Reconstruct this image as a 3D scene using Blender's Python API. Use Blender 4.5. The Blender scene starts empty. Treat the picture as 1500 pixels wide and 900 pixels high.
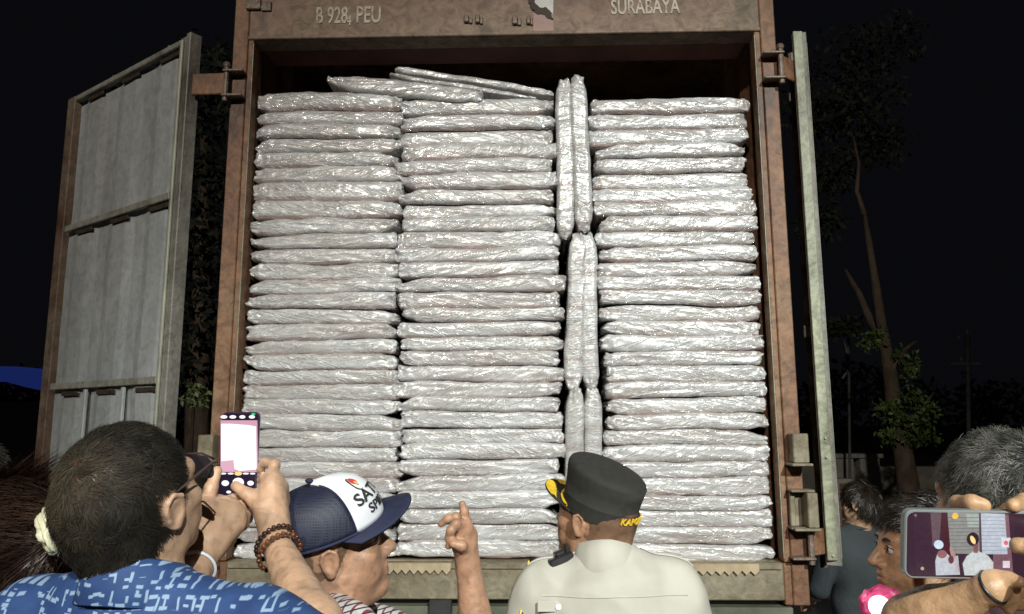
import bpy, math, random
import numpy as np
from mathutils import Matrix, Vector
random.seed(7)
scene = bpy.context.scene
col = scene.collection
# ---------------------------------------------------------------- camera
CX, CD, YAW, PIT, ROL, FPX = .1344, 3.2291, .0278, .1546, -.0027, 1083.0
_cy, _sy = math.cos(YAW), math.sin(YAW)
FW = np.array([-_sy*math.cos(PIT), _cy*math.cos(PIT), math.sin(PIT)])
R0 = np.array([_cy, _sy, 0.0]); U0 = np.cross(R0, FW)
RT = R0*math.cos(ROL)+U0*math.sin(ROL); UP = -R0*math.sin(ROL)+U0*math.cos(ROL)
CAM = np.array([CX, -CD, 1.78])
cam_data = bpy.data.cameras.new('camera'); cam = bpy.data.objects.new('camera', cam_data); col.objects.link(cam)
cam_data.sensor_width = 36; cam_data.lens = 36*FPX/1500; cam_data.clip_start = .05; cam_data.clip_end = 800
mw = Matrix.Identity(4)
for i in range(3):
    mw[i][0] = RT[i]; mw[i][1] = UP[i]; mw[i][2] = -FW[i]; mw[i][3] = CAM[i]
cam.matrix_world = mw
scene.camera = cam
# ---------------------------------------------------------------- world: a clear night
world = bpy.data.worlds.new('World'); scene.world = world; world.use_nodes = True
wn = world.node_tree; bgn = wn.nodes['Background']
sky = wn.nodes.new('ShaderNodeTexSky'); sky.sky_type = 'NISHITA'; sky.sun_disc = False
sky.sun_elevation = math.radians(-6); sky.sun_rotation = math.radians(150)
hsv = wn.nodes.new('ShaderNodeMixRGB'); hsv.blend_type = 'ADD'; hsv.inputs[0].default_value = 1
hsv.inputs[2].default_value = (.0028, .0029, .0039, 1)
mul = wn.nodes.new('ShaderNodeMixRGB'); mul.blend_type = 'MULTIPLY'; mul.inputs[0].default_value = 1; mul.inputs[2].default_value = (.015, .015, .015, 1)
wn.links.new(sky.outputs[0], mul.inputs[1]); wn.links.new(mul.outputs[0], hsv.inputs[1]); wn.links.new(hsv.outputs[0], bgn.inputs[0])
bgn.inputs[1].default_value = 1.0
# ---------------------------------------------------------------- lamps of the yard, behind the crowd
def lamp(name, loc, target, power, colr, size, angle=60, blend=1.0):
    l = bpy.data.lights.new(name, 'SPOT'); l.energy = power; l.color = colr; l.shadow_soft_size = size
    l.spot_size = math.radians(angle); l.spot_blend = blend
    o = bpy.data.objects.new(name, l); col.objects.link(o); o.location = loc
    o.rotation_euler = (Vector(target)-Vector(loc)).to_track_quat('-Z', 'Y').to_euler()
    return o
lamp('yard_floodlight', (4.2, -13.8, 8.4), (.70, 0, 1.0), 12300, (.95, 1.0, .96), .08, 24, 1.0)
lamp('yard_streetlight', (-2.2, -13.0, 7.6), (-.3, 0, 1.9), 3700, (1.0, .925, .82), .16, 90, 1.0)
scene.view_settings.view_transform = 'Standard'; scene.view_settings.look = 'None'
scene.view_settings.gamma = 1; scene.view_settings.exposure = 0.0
scene.view_settings.use_curve_mapping = False
# ---------------------------------------------------------------- picture calibration: pixel of the 1500x900 photo -> world
def ray(u, v): return FW+(u-750)/FPX*RT+(450-v)/FPX*UP
def P(u, v, y=0.0):
    r = ray(u, v); return CAM+r*((y+CD)/r[1])
def W(u, v, d): return CAM+ray(u, v)*d
def PL(u, v, o, n):
    r = ray(u, v); return CAM+r*(np.dot(np.asarray(o)-CAM, n)/np.dot(r, n))
# ---------------------------------------------------------------- noise
def _h(i, j, k, s):
    n = (i*374761393+j*668265263+k*2147483647+s*1274126177) & 0xffffffff
    n = ((n ^ (n >> 13))*1274126177) & 0xffffffff
    return ((n ^ (n >> 16)) & 0xffff)/65535.0
def vnoise(p, s=0):
    p = np.asarray(p, float); f = np.floor(p); i = f.astype(np.int64); t = p-f; t = t*t*(3-2*t)
    r = 0
    for a in (0, 1):
        for b in (0, 1):
            for c in (0, 1):
                w = (t[..., 0] if a else 1-t[..., 0])*(t[..., 1] if b else 1-t[..., 1])*(t[..., 2] if c else 1-t[..., 2])
                r = r+w*_h(i[..., 0]+a, i[..., 1]+b, i[..., 2]+c, s)
    return r*2-1
def fbm(p, s=0, o=3):
    r = 0; a = 1.0; p = np.asarray(p, float)
    for q in range(o): r = r+a*vnoise(p, s+q*17); p = p*2.03+3.1; a *= .5
    return r
# ---------------------------------------------------------------- objects
LOC = {}
def wloc(o): return np.array(LOC.get(o.name, (0, 0, 0)), float)
def link(o, loc, parent):
    LOC[o.name] = tuple(loc); col.objects.link(o)
    if parent: o.parent = parent; o.location = Vector(np.asarray(loc)-wloc(parent))
    else: o.location = Vector(loc)
def put(name, V, F, mat, parent=None, smooth=False, loc=None, tint=None, mids=None):
    """mesh given in world coordinates, linked as one object whose origin sits at loc or at its centre"""
    V = np.asarray(V, float).reshape(-1, 3)
    if loc is None: loc = (V.min(0)+V.max(0))/2
    me = bpy.data.meshes.new(name)
    if isinstance(F, np.ndarray):
        n = F.shape[1]; me.vertices.add(len(V)); me.vertices.foreach_set('co', (V-loc).astype(np.float32).ravel())
        me.loops.add(F.size); me.loops.foreach_set('vertex_index', F.astype(np.int32).ravel())
        me.polygons.add(len(F)); me.polygons.foreach_set('loop_start', np.arange(0, F.size, n, dtype=np.int32))
        me.polygons.foreach_set('loop_total', np.full(len(F), n, np.int32)); me.update(calc_edges=True); me.validate()
    else:
        me.from_pydata([tuple(v) for v in V-loc], [], [tuple(int(i) for i in f) for f in F]); me.update()
    for m in (mat if isinstance(mat, (list, tuple)) else [mat]): me.materials.append(m)
    if mids is not None: me.polygons.foreach_set('material_index', np.asarray(mids, np.int32))
    if smooth: me.polygons.foreach_set('use_smooth', [True]*len(me.polygons))
    if tint is not None:
        at = me.color_attributes.new('tint', 'FLOAT_COLOR', 'POINT')
        c = np.ones((len(V), 4), np.float32); c[:, :3] = tint; at.data.foreach_set('color', c.ravel())
    o = bpy.data.objects.new(name, me); link(o, loc, parent); return o
def thing(name, loc, label, cat, group=None):
    o = bpy.data.objects.new(name, None); o.empty_display_size = .1; link(o, loc, None); tag(o, label, cat, group); return o
def tag(o, label=None, cat=None, group=None, kind=None):
    if label: o['label'] = label
    if cat: o['category'] = cat
    if group: o['group'] = group
    if kind: o['kind'] = kind
    return o
class MB:
    def __init__(s): s.V = []; s.F = []
    def add(s, V, F):
        n = len(s.V); s.V += [tuple(v) for v in V]; s.F += [tuple(i+n for i in f) for f in F]; return s
    def box(s, a, b, M=None, O=(0, 0, 0)):
        """box between corners a and b, chamfered a little so edges catch the light"""
        a, b = np.asarray(a, float), np.asarray(b, float); a, b2 = np.minimum(a, b), np.maximum(a, b); d = b2-a
        c = min(.004, d.min()*.25)
        pts = []; idx = {}
        for ix in (0, 1):
            for iy in (0, 1):
                for iz in (0, 1):
                    for ax in range(3):
                        p = np.array([b2[0] if ix else a[0], b2[1] if iy else a[1], b2[2] if iz else a[2]])
                        for q, sgn in ((0, ix), (1, iy), (2, iz)):
                            if q != ax: p[q] += -c if sgn else c
                        idx[(ix, iy, iz, ax)] = len(pts); pts.append(p)
        F = []
        for ax in range(3):
            o = [q for q in range(3) if q != ax]
            for s_ in (0, 1):
                f = []
                for u, v in ((0, 0), (1, 0), (1, 1), (0, 1)):
                    k = [0, 0, 0]; k[ax] = s_; k[o[0]] = u; k[o[1]] = v; f.append(idx[(*k, ax)])
                if (s_ == 0) ^ (ax == 1): f = f[::-1]
                F.append(f)
            for u in (0, 1):
                for v in (0, 1):
                    k0 = [0, 0, 0]; k1 = [0, 0, 0]; k0[ax] = 0; k1[ax] = 1
                    k0[o[0]] = k1[o[0]] = u; k0[o[1]] = k1[o[1]] = v
                    F.append([idx[(*k0, o[0])], idx[(*k1, o[0])], idx[(*k1, o[1])], idx[(*k0, o[1])]])
        for ix in (0, 1):
            for iy in (0, 1):
                for iz in (0, 1): F.append([idx[(ix, iy, iz, 0)], idx[(ix, iy, iz, 1)], idx[(ix, iy, iz, 2)]])
        pts = np.array(pts)
        if M is not None: pts = pts@np.asarray(M).T
        return s.add(pts+np.asarray(O), F)
    def tube(s, pts, r, n=8, cap=True):
        pts = [np.asarray(p, float) for p in pts]; rs = r if hasattr(r, '__len__') else [r]*len(pts)
        V = []; F = []; up = None
        for i, p in enumerate(pts):
            d = pts[min(i+1, len(pts)-1)]-pts[max(i-1, 0)]; d = d/(np.linalg.norm(d)+1e-9)
            if up is None: up = np.array([0, 0, 1.]) if abs(d[2]) < .9 else np.array([1., 0, 0])
            a = np.cross(d, up); a /= np.linalg.norm(a)+1e-9; b = np.cross(a, d); up = b
            for k in range(n):
                t = 2*math.pi*k/n; V.append(p+rs[i]*(math.cos(t)*a+math.sin(t)*b))
        for i in range(len(pts)-1):
            for k in range(n): F.append((i*n+k, i*n+(k+1) % n, (i+1)*n+(k+1) % n, (i+1)*n+k))
        if cap: F.append(tuple(range(n))); F.append(tuple((len(pts)-1)*n+k for k in range(n))[::-1])
        return s.add(V, F)
    def ball(s, c, r, n=10):
        V = []; F = []; r = np.ones(3)*r
        for i in range(n+1):
            for j in range(2*n):
                a = math.pi*i/n; b = math.pi*j/n
                V.append(np.asarray(c)+r*np.array([math.sin(a)*math.cos(b), math.sin(a)*math.sin(b), math.cos(a)]))
        for i in range(n):
            for j in range(2*n): F.append((i*2*n+j, (i+1)*2*n+j, (i+1)*2*n+(j+1) % (2*n), i*2*n+(j+1) % (2*n)))
        return s.add(V, F)
    def build(s, name, mat, parent=None, smooth=False, loc=None): return put(name, s.V, s.F, mat, parent, smooth, loc)
def grid_faces(nu, nv, wrap_u=False, wrap_v=False, off=0):
    F = []
    for i in range(nu if wrap_u else nu-1):
        for j in range(nv if wrap_v else nv-1):
            a = i*nv+j; b = ((i+1) % nu)*nv+j; c = ((i+1) % nu)*nv+(j+1) % nv; d = i*nv+(j+1) % nv
            F.append((a+off, b+off, c+off, d+off))
    return F
# ---------------------------------------------------------------- materials
def base_mat(name):
    m = bpy.data.materials.new(name); m.use_nodes = True
    return m, m.node_tree, m.node_tree.nodes['Principled BSDF']
def N(nt, t, **kw):
    n = nt.nodes.new(t)
    for k, v in kw.items(): setattr(n, k, v)
    return n
def pmat(name, cols, scale=4, rough=.6, metal=0, bump=.2, bscale=30, detail=6, stretch=(1, 1, 1), coat=0, tint=False, sss=0,
         rr=.15, spec=.5, dist=.01, bumpstretch=None, sheen=0, dirt=0, distort=.4, pos=(.3, .7)):
    m, nt, b = base_mat(name); L = nt.links.new
    tc = N(nt, 'ShaderNodeTexCoord'); mp = N(nt, 'ShaderNodeMapping'); mp.inputs['Scale'].default_value = stretch
    L(tc.outputs['Object'], mp.inputs[0])
    n = N(nt, 'ShaderNodeTexNoise'); n.inputs['Scale'].default_value = scale; n.inputs['Detail'].default_value = detail
    n.inputs['Distortion'].default_value = distort; L(mp.outputs[0], n.inputs[0])
    r = N(nt, 'ShaderNodeValToRGB'); cr = r.color_ramp
    k = len(cols)
    for i, c in enumerate(cols):
        q = pos[0]+(pos[1]-pos[0])*i/max(1, k-1)
        if i < 2: e = cr.elements[i]; e.position = q
        else: e = cr.elements.new(q)
        e.color = (*c, 1)
    if k == 1: cr.elements[1].color = (*cols[0], 1)
    L(n.outputs[0], r.inputs[0]); out = r.outputs[0]
    if dirt:
        nd = N(nt, 'ShaderNodeTexNoise'); nd.inputs['Scale'].default_value = 17; nd.inputs['Detail'].default_value = 12; nd.inputs['Roughness'].default_value = .68; nd.inputs['Distortion'].default_value = .8; L(tc.outputs['Object'], nd.inputs[0])
        rd_ = N(nt, 'ShaderNodeValToRGB'); rd_.color_ramp.elements[0].position = .36; rd_.color_ramp.elements[0].color = (1-dirt, 1-dirt, 1-dirt*1.05, 1); rd_.color_ramp.elements[1].position = .60; rd_.color_ramp.elements[1].color = (1.1, 1.1, 1.1, 1)
        L(nd.outputs[0], rd_.inputs[0]); md = N(nt, 'ShaderNodeMixRGB'); md.blend_type = 'MULTIPLY'; md.inputs[0].default_value = 1; L(out, md.inputs[1]); L(rd_.outputs[0], md.inputs[2]); out = md.outputs[0]
    if tint:
        at = N(nt, 'ShaderNodeAttribute'); at.attribute_name = 'tint'
        mx = N(nt, 'ShaderNodeMixRGB'); mx.blend_type = 'MULTIPLY'; mx.inputs[0].default_value = 1
        L(out, mx.inputs[1]); L(at.outputs[0], mx.inputs[2]); out = mx.outputs[0]
    L(out, b.inputs['Base Color'])
    b.inputs['Metallic'].default_value = metal; b.inputs['Coat Weight'].default_value = coat; b.inputs['Coat Roughness'].default_value = .1
    b.inputs['Specular IOR Level'].default_value = spec
    if sheen: b.inputs['Sheen Weight'].default_value = sheen
    if sss:
        b.inputs['Subsurface Weight'].default_value = sss; b.inputs['Subsurface Radius'].default_value = (.6, .25, .12); b.inputs['Subsurface Scale'].default_value = .012
    mr = N(nt, 'ShaderNodeMapRange'); mr.inputs[3].default_value = max(.03, rough-rr); mr.inputs[4].default_value = min(1, rough+rr)
    L(n.outputs[0], mr.inputs[0]); L(mr.outputs[0], b.inputs['Roughness'])
    if bump:
        n2 = N(nt, 'ShaderNodeTexNoise'); n2.inputs['Scale'].default_value = bscale; n2.inputs['Detail'].default_value = 5
        mp2 = N(nt, 'ShaderNodeMapping'); mp2.inputs['Scale'].default_value = bumpstretch or (1, 1, 1)
        L(tc.outputs['Object'], mp2.inputs[0]); L(mp2.outputs[0], n2.inputs[0])
        bm = N(nt, 'ShaderNodeBump'); bm.inputs['Strength'].default_value = bump; bm.inputs['Distance'].default_value = dist
        L(n2.outputs[0], bm.inputs['Height']); L(bm.outputs[0], b.inputs['Normal'])
    return m
def emat(name, c, s=1.0):
    m, nt, b = base_mat(name); b.inputs['Base Color'].default_value = (*[min(1, x)*.05 for x in c], 1)
    if name == 'screen picture':
        tc = N(nt, 'ShaderNodeTexCoord'); n = N(nt, 'ShaderNodeTexNoise'); n.inputs['Scale'].default_value = 260; n.inputs['Detail'].default_value = 4; nt.links.new(tc.outputs['Object'], n.inputs[0])
        mr = N(nt, 'ShaderNodeMapRange'); mr.inputs[1].default_value = .3; mr.inputs[2].default_value = .7; mr.inputs[3].default_value = s*.86; mr.inputs[4].default_value = s*1.14; nt.links.new(n.outputs[0], mr.inputs[0]); nt.links.new(mr.outputs[0], b.inputs['Emission Strength'])
    b.inputs['Emission Color'].default_value = (*c, 1); b.inputs['Emission Strength'].default_value = s; b.inputs['Roughness'].default_value = .2
    return m
RUST = [(.055, .025, .014), (.17, .080, .042), (.24, .130, .070), (.21, .145, .09)]
m_frame = pmat('rusty red brown container paint', RUST, scale=3.2, dirt=.5, rough=.6, bump=.5, bscale=38, stretch=(1, 1, .5), dist=.006, pos=(.25, .75), detail=9)
m_header = pmat('dusty brown header paint', [(.09, .045, .03), (.20, .125, .09), (.24, .17, .12), (.16, .13, .10)], scale=1.8, dirt=.5, rough=.65, bump=.4, bscale=30, stretch=(.7, 1, 1.3), dist=.006, pos=(.25, .75), detail=9)
m_dark_in = pmat('dark red primer inside', [(.08, .03, .022), (.15, .065, .05)], scale=5, rough=.8, bump=.3)
m_door = pmat('grey door panel paint', [(.15, .125, .09), (.29, .295, .285), (.35, .365, .365), (.29, .31, .315)], scale=1.7, dirt=.18, rough=.55, bump=.25, bscale=25, stretch=(1, 1, .28), dist=.005, pos=(.22, .62), detail=9)
m_rail = pmat('worn door frame steel', [(.07, .045, .03), (.17, .14, .10), (.22, .20, .155)], scale=5, dirt=.4, rough=.6, bump=.4, bscale=40, detail=9)
m_rim = pmat('rust brown door rim', [(.08, .04, .025), (.15, .10, .07), (.19, .155, .11)], scale=3, dirt=.4, rough=.65, bump=.4, bscale=40, detail=9)
m_rail2 = pmat('dull olive grey door rail', [(.13, .11, .08), (.24, .235, .20), (.29, .29, .26)], scale=4, dirt=.35, rough=.6, bump=.4, bscale=40, detail=9)
m_edge2 = pmat('grey brown door edge', [(.09, .08, .065), (.20, .19, .165), (.27, .26, .23)], scale=5, dirt=.35, rough=.55, bump=.4, bscale=40, stretch=(1, 1, .3), detail=9)
m_gasket = pmat('pale door gasket', [(.18, .19, .14), (.5, .5, .4)], scale=9, rough=.5, bump=.2, stretch=(1, 1, .4))
m_edge = pmat('greenish grey door edge', [(.10, .09, .05), (.25, .26, .18), (.34, .35, .25)], scale=6, dirt=.4, rough=.5, bump=.4, bscale=40, stretch=(1, 1, .3), detail=9)
m_steel = pmat('bare rusty steel', [(.05, .03, .022), (.15, .11, .085), (.24, .19, .15)], scale=11, rough=.5, bump=.5, bscale=70, metal=.3, detail=9)
m_sill = pmat('olive brown sill paint', [(.10, .075, .045), (.19, .16, .105), (.25, .22, .155)], scale=3.5, dirt=.4, rough=.6, bump=.3, bscale=40, detail=9, stretch=(.5, 1, 1.6))
m_beam = pmat('green grey chassis paint', [(.07, .075, .05), (.15, .16, .115)], scale=5, rough=.5, bump=.25, detail=8)
m_card = pmat('corrugated cardboard', [(.25, .19, .12), (.42, .34, .22)], scale=9, rough=.85, bump=.5, bscale=8, bumpstretch=(14, 1, 1))
m_black = pmat('black rubber and gap shade', [(.012, .012, .013), (.03, .03, .03)], scale=12, rough=.6)
m_white = pmat('faded white stencil paint', [(.20, .155, .12), (.42, .37, .30), (.5, .46, .38)], scale=24, rough=.7, bump=.2, pos=(.36, .58))
m_asphalt = pmat('asphalt', [(.03, .03, .03), (.07, .068, .062)], scale=8, rough=.85, bump=.5, bscale=160, dist=.01)
# ================================================================ ground
def ground_sheet():
    n = 60; xs = np.sign(np.linspace(-1, 1, n))*np.abs(np.linspace(-1, 1, n))**2.5*300
    V = np.array([(x, y, .03*float(fbm([x*.1, y*.1, 0], 3)) if abs(x) > 8 or y > 12 else 0) for x in xs for y in xs])
    F = np.array(grid_faces(n, n)); o = put('ground', V, F[:, ::-1], m_asphalt, None, True); tag(o, kind='structure'); return o
ground_sheet()
# ================================================================ container
ZF, ZT = 1.200, 3.5705           # floor and top of the opening
XI = 1.170                       # half width of the opening
def box(name, a, b, mat, parent, M=None, O=(0, 0, 0)): return MB().box(a, b, M, O).build(name, mat, parent)
cont = thing('shipping_container', (0, 3, ZF-.15), 'rusty brown steel shipping container with its rear doors open, filled with plastic wrapped bundles', 'container')
LEN = 6.0
for s in (-1, 1):
    xo = -1.273 if s < 0 else 1.271
    b = MB(); b.box((s*1.203, 0, 1.03), (xo, .13, 3.80)); b.box((s*1.172, -.006, ZF+.002), (s*1.198, .07, ZT-.002))
    b.box((s*1.196, .022, ZF), (s*1.206, .06, ZT))
    b.box((s*1.17, .004, 1.03), (s*1.2025, .12, ZF-.002))
    b.build('corner_post', m_frame, cont)
    # a worn bright arris on the inner lip
    MB().box((s*1.1695, -.0085, 1.22), (s*1.1735, -.0065, ZT-.02)).build('worn_edge', m_edge, cont)
hb = MB(); hb.box((-1.2015, .002, ZT), (1.2015, .11, 3.82)); hb.box((-1.2, -.012, ZT-.0), (1.2, .002, ZT+.018)); hb.box((-1.2, -.02, 3.82), (1.2, .12, 3.86))
header = hb.build('header', m_header, cont)
hu = MB(); hu.box((-1.168, .112, ZT+.002), (1.168, .27, ZT+.05)); hu.build('header_lip', m_dark_in, cont)
sb = MB(); sb.box((-1.168, -.002, 1.05), (1.168, .11, ZF-.002)); sb.build('sill', m_sill, cont)
sp = MB(); sp.box((-1.16, -.012, ZF-.026), (1.16, -.003, ZF-.006)); sp.build('sill_lip', m_sill, cont)
box('floor', (-1.165, .112, ZF-.04), (1.165, LEN, ZF-.004), m_card, cont)
def corrugated(name, p0, p1, z0, z1, depth, pitch, mat, parent, nrm):
    p0 = np.array(p0, float); p1 = np.array(p1, float); L = np.linalg.norm(p1-p0); d = (p1-p0)/L; nrm = np.array(nrm, float)
    V = []; q = 0; prof = []
    while q < L:
        for f, h in ((0, 0), (.3, 0), (.5, 1), (.8, 1)): 
            if q+f*pitch < L: prof.append((q+f*pitch, h*depth))
        q += pitch
    prof.append((L, 0))
    for t, h in prof:
        for z in (z0, z1):
            for k in (0, 1): V.append((*(p0+d*t+nrm*(h+.002*k)), z))
    F = []
    for i in range(len(prof)-1):
        a = i*4; b = a+4
        F += [(a, b, b+2, a+2), (a+1, a+3, b+3, b+1)]
    return put(name, V, F, mat, parent)
for s in (-1, 1): corrugated('side_wall', (s*1.208, .115), (s*1.208, LEN), ZF, 3.80, .036, .27, m_frame, cont, (s, 0))
corrugated('front_wall', (-1.2, LEN), (1.2, LEN), ZF, 3.80, .04, .27, m_frame, cont, (0, 1))
box('roof', (-1.262, .122, 3.79), (1.262, LEN, 3.80), m_frame, cont)
# painted lettering on the header
def text_mesh(body, size, mat, name, parent, origin, M, sx=1.0, ext=.0012, mapf=None, shear=0, space=1.0):
    cu = bpy.data.curves.new('text', 'FONT'); cu.body = body; cu.size = size; cu.extrude = ext; cu.align_x = 'CENTER'; cu.align_y = 'CENTER'
    cu.resolution_u = 4; cu.shear = shear; cu.offset = size*.016; cu.space_character = space
    o = bpy.data.objects.new('text', cu); col.objects.link(o)
    dg = bpy.context.evaluated_depsgraph_get(); dg.update(); ev = o.evaluated_get(dg); me = bpy.data.meshes.new_from_object(ev)
    V = np.array([v.co[:] for v in me.vertices]); F = [tuple(p.vertices) for p in me.polygons]
    bpy.data.objects.remove(o); bpy.data.meshes.remove(me)
    V[:, 0] *= sx
    if mapf: V = np.array([mapf(*v) for v in V])
    else: V = V@np.asarray(M, float)+np.asarray(origin)
    return put(name, V, F, mat, parent)
MXZ = [[1, 0, 0], [0, 0, 1], [0, -1, 0]]
a = P(504, 23); text_mesh('B 928', .118, m_white, 'plate_lettering', cont, P(486, 24)+(0, -.001, 0), MXZ, sx=.56)
text_mesh('4', .07, m_white, 'plate_lettering', cont, P(511, 31)+(0, -.001, 0), MXZ, sx=.8)
text_mesh('PEU', .118, m_white, 'plate_lettering', cont, P(540, 23)+(0, -.001, 0), MXZ, sx=.6)
text_mesh('SURABAYA', .105, m_white, 'city_lettering', cont, P(945, 11)+(0, -.001, 0), MXZ, sx=.62)
# rusty stubs of old brackets, the torn sticker
for (u, v, w, h) in ((686, 28, 13, 14), (702, 28, 12, 16), (757, 30, 14, 16), (776, 30, 10, 15), (380, 6, 40, 22)):
    c = P(u, v); sw = w/330/2; sh = h/330/2
    b = MB(); b.box((c[0]-sw, -.016, c[2]-sh), (c[0]+sw*.2, .001, c[2]+sh*.6)); b.box((c[0]+sw*.2, -.010, c[2]-sh*1.2), (c[0]+sw, .001, c[2]+sh*.2)); b.build('bracket_stub', m_steel, cont)
def blob_poly(pts, y, t, name, mat, parent, jag=0, seed=0):
    """a flat cut-out with a ragged edge and real thickness on the container face"""
    out = []; n = len(pts); rg = random.Random(seed)
    for i in range(n):
        p = np.array(P(*pts[i])); q = np.array(P(*pts[(i+1) % n])); m = max(1, int(np.linalg.norm(q-p)/.008)) if jag else 1
        for k in range(m):
            r = p+(q-p)*k/m; r = r+np.array([rg.uniform(-jag, jag), 0, rg.uniform(-jag, jag)])*(k > 0); out.append(r)
    n = len(out); V = [(r[0], y, r[2]) for r in out]+[(r[0], y-t, r[2]) for r in out]
    F = [tuple(range(n, 2*n))]+[(i, (i+1) % n, n+(i+1) % n, n+i) for i in range(n)]
    return put(name, V, F, mat, parent)
m_pink = pmat('faded pink sticker', [(.24, .13, .11), (.30, .18, .15)], scale=8, rough=.5)
m_wht = pmat('bare white patch', [(.40, .40, .38), (.55, .55, .54)], scale=14, rough=.5)
m_tar_shade = pmat('black residue and slot shade', [(.02, .012, .008), (.05, .035, .02)], scale=30, rough=.7, bump=.6)
blob_poly([(781, 20), (811, 21), (811, 48), (781, 49)], -.0025, .001, 'sticker', m_pink, cont)
blob_poly([(783, -6), (811, -6), (810, 22), (800, 13), (790, 12), (783, 4)], -.004, .001, 'sticker', m_wht, cont, .0015, 3)
blob_poly([(772, -6), (783, -6), (784, 6), (792, 13), (800, 12), (807, 20), (811, 30), (803, 28), (795, 22), (786, 21), (778, 13)], -.0055, .002, 'sticker_residue', m_tar_shade, cont, .004, 5)
# hinges and lock keepers
def hinge(x, z, s, far):
    g = MB(); g.box((x-.048, -.058, z+.055), (x+.048, .0, z+.066)); h = g.build('hinge', m_steel, cont)
    g = MB(); g.box((x-.048, -.058, z-.066), (x+.048, .0, z-.055)); g.build('hinge_plate', m_steel, h)
    p = MB(); xp = x+s*.035; p.tube([(xp, -.038, z-.085), (xp, -.038, z+.09)], .0125, 10); p.ball((xp, -.038, z+.092), .018, 6); p.build('hinge_pin', m_steel, h)
    q = MB(); q.box((0, -.008, -.052), (1, .008, .052)); 
    a = np.array([xp, -.038, z]); b = np.array(far); d = b-a; L = np.linalg.norm(d[:2]); d = d/L
    M = np.array([[d[0]*L, -d[1], 0], [d[1]*L, d[0], 0], [0, 0, 1]]); q.V = [tuple(M@np.array(v)+a) for v in q.V]; q.build('hinge_arm', m_frame, h)
DL0 = np.array([-1.456, -.033]); DL1 = np.array([-2.489, .661])
DR0 = np.array([1.354, 0.0]); 
for z in (3.335, 1.24):
    hinge(-1.245, z, -1, (DL0[0]+.02, DL0[1], z))
    hinge(1.240, z+.045, 1, (1.362, .03, z+.045))
for s, x in ((1, 1.243), (-1, -1.262)):
    k = MB(); z0, z1 = 1.61, 1.73
    k.box((x-.03, -.075, z0), (x+.035, -.004, z1)); k.box((x-.045, -.10, z0-.012), (x+.04, -.002, z0-.001)); k.build('lock_keeper', m_sill, cont)
    k = MB(); z0, z1 = 1.35, 1.49
    k.box((x-.042, -.03, z0), (x-.02, -.002, z1)); k.box((x+.012, -.085, z0), (x+.055, -.004, z1)); k.box((x-.045, -.09, z0-.012), (x+.06, -.002, z0-.001)); k.box((x-.045, -.07, z1+.001), (x+.05, -.002, z1+.011)); k.box((x-.0195, -.012, z0), (x+.0115, -.003, z1))
    k.build('lock_keeper', m_sill, cont)
# doors -------------------------------------------------------------
def door(A, B, H0, H1, name='door'):
    """A hinge edge, B free edge (xy); local x runs A->B, local y is the thickness away from the camera side"""
    d = (B-A); Wd = np.linalg.norm(d); d = d/Wd; nrm = np.array([-d[1], d[0]])   # outward side
    if nrm[1] < 0: nrm = -nrm
    T = lambda V: np.array([(A[0]+d[0]*x+nrm[0]*y, A[1]+d[1]*x+nrm[1]*y, z) for x, y, z in V])
    def bb(name, mat, par, boxes, smooth=False):
        m = MB()
        for a, b in boxes: m.box(a, b)
        return put(name, T(m.V), m.F, mat, par)
    # corrugated panel
    prof = []; 
    for c in (.255, .62, .985):
        prof += [(c-.16, .018), (c-.09, .004), (c+.04, .004), (c+.11, .018)]
    prof = [(.05, .022)]+prof+[(Wd-.05, .022)]
    zs = np.linspace(H0+.05, H1-.06, 40); V = []
    px = []; 
    for i in range(len(prof)-1):
        for t in np.linspace(0, 1, 6)[:-1]: px.append((prof[i][0]+(prof[i+1][0]-prof[i][0])*t, prof[i][1]+(prof[i+1][1]-prof[i][1])*t))
    px.append(prof[-1])
    for x, y in px:
        for z in zs: V.append((x, y+.016+.006*float(fbm([x*3, z*2, 0], 9)), z))
    F = grid_faces(len(px), len(zs))
    k = len(V); V += [(x, .042, z) for x, z in ((.05, H0+.05), (Wd-.05, H0+.05), (Wd-.05, H1-.05), (.05, H1-.05))]; F.append((k, k+1, k+2, k+3))
    dr = put(name, T(V), F, m_door, cont)
    bb('frame', m_rim, dr, [((Wd-.085, .0, H0), (Wd, .045, H1))])
    bb('frame', m_edge2, dr, [((0.03, .0, H0), (.09, .045, H1))])
    bb('frame', m_rail2, dr, [((.0905, .001, H1-.032), (Wd-.0855, .044, H1-.002))])
    bb('frame', m_rail2, dr, [((.0905, .001, H0+.002), (Wd-.0855, .044, H0+.05))])
    bb('edge_channel', m_edge2, dr, [((-.004, -.012, H0), (.028, .05, H1))])
    bb('gasket', m_gasket, dr, [((.060, -.013, H0+.02), (.078, -.002, H1-.02))])
    bb('gasket', m_black, dr, [((.0800, -.008, H0+.03), (.088, -.002, H1-.03))])
    for zc in (2.82, 1.97): bb('rail', m_rail2, dr, [((.10, -.004, zc-.017), (Wd-.11, .008, zc+.017))])
    m = []
    for zc in (2.79, 1.935, H1-.055):
        for c in (.205, .57, .935): m.append(((c-.085, .008, zc-.016), (c+.085, .0125, zc+.006)))
    for q in m: bb('slot_shade', m_tar_shade, dr, [q])  # dark bars paint the shade of the recesses below the rails
    for xc in (.62, .985): bb('stiffener', m_door, dr, [((xc-.24, -.001, H0+.06), (xc-.215, .015, 1.947))])
    for xl in (.30, .85):
        t = MB(); t.tube([(xl, .065, H0-.06), (xl, .065, H1+.05)], .017, 8); put('locking_bar', T(t.V), t.F, m_steel, dr)
        for zc in (H0+.2, 2.2, H1-.2): bb('bar_bracket', m_steel, dr, [((xl-.04, .046, zc-.03), (xl+.04, .088, zc+.03))])

    return dr
ld = door(DL0, DL1, 1.17, 3.597)
dvec = np.array([.372, .928]); DRa = np.array([1.400, .004])
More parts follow.
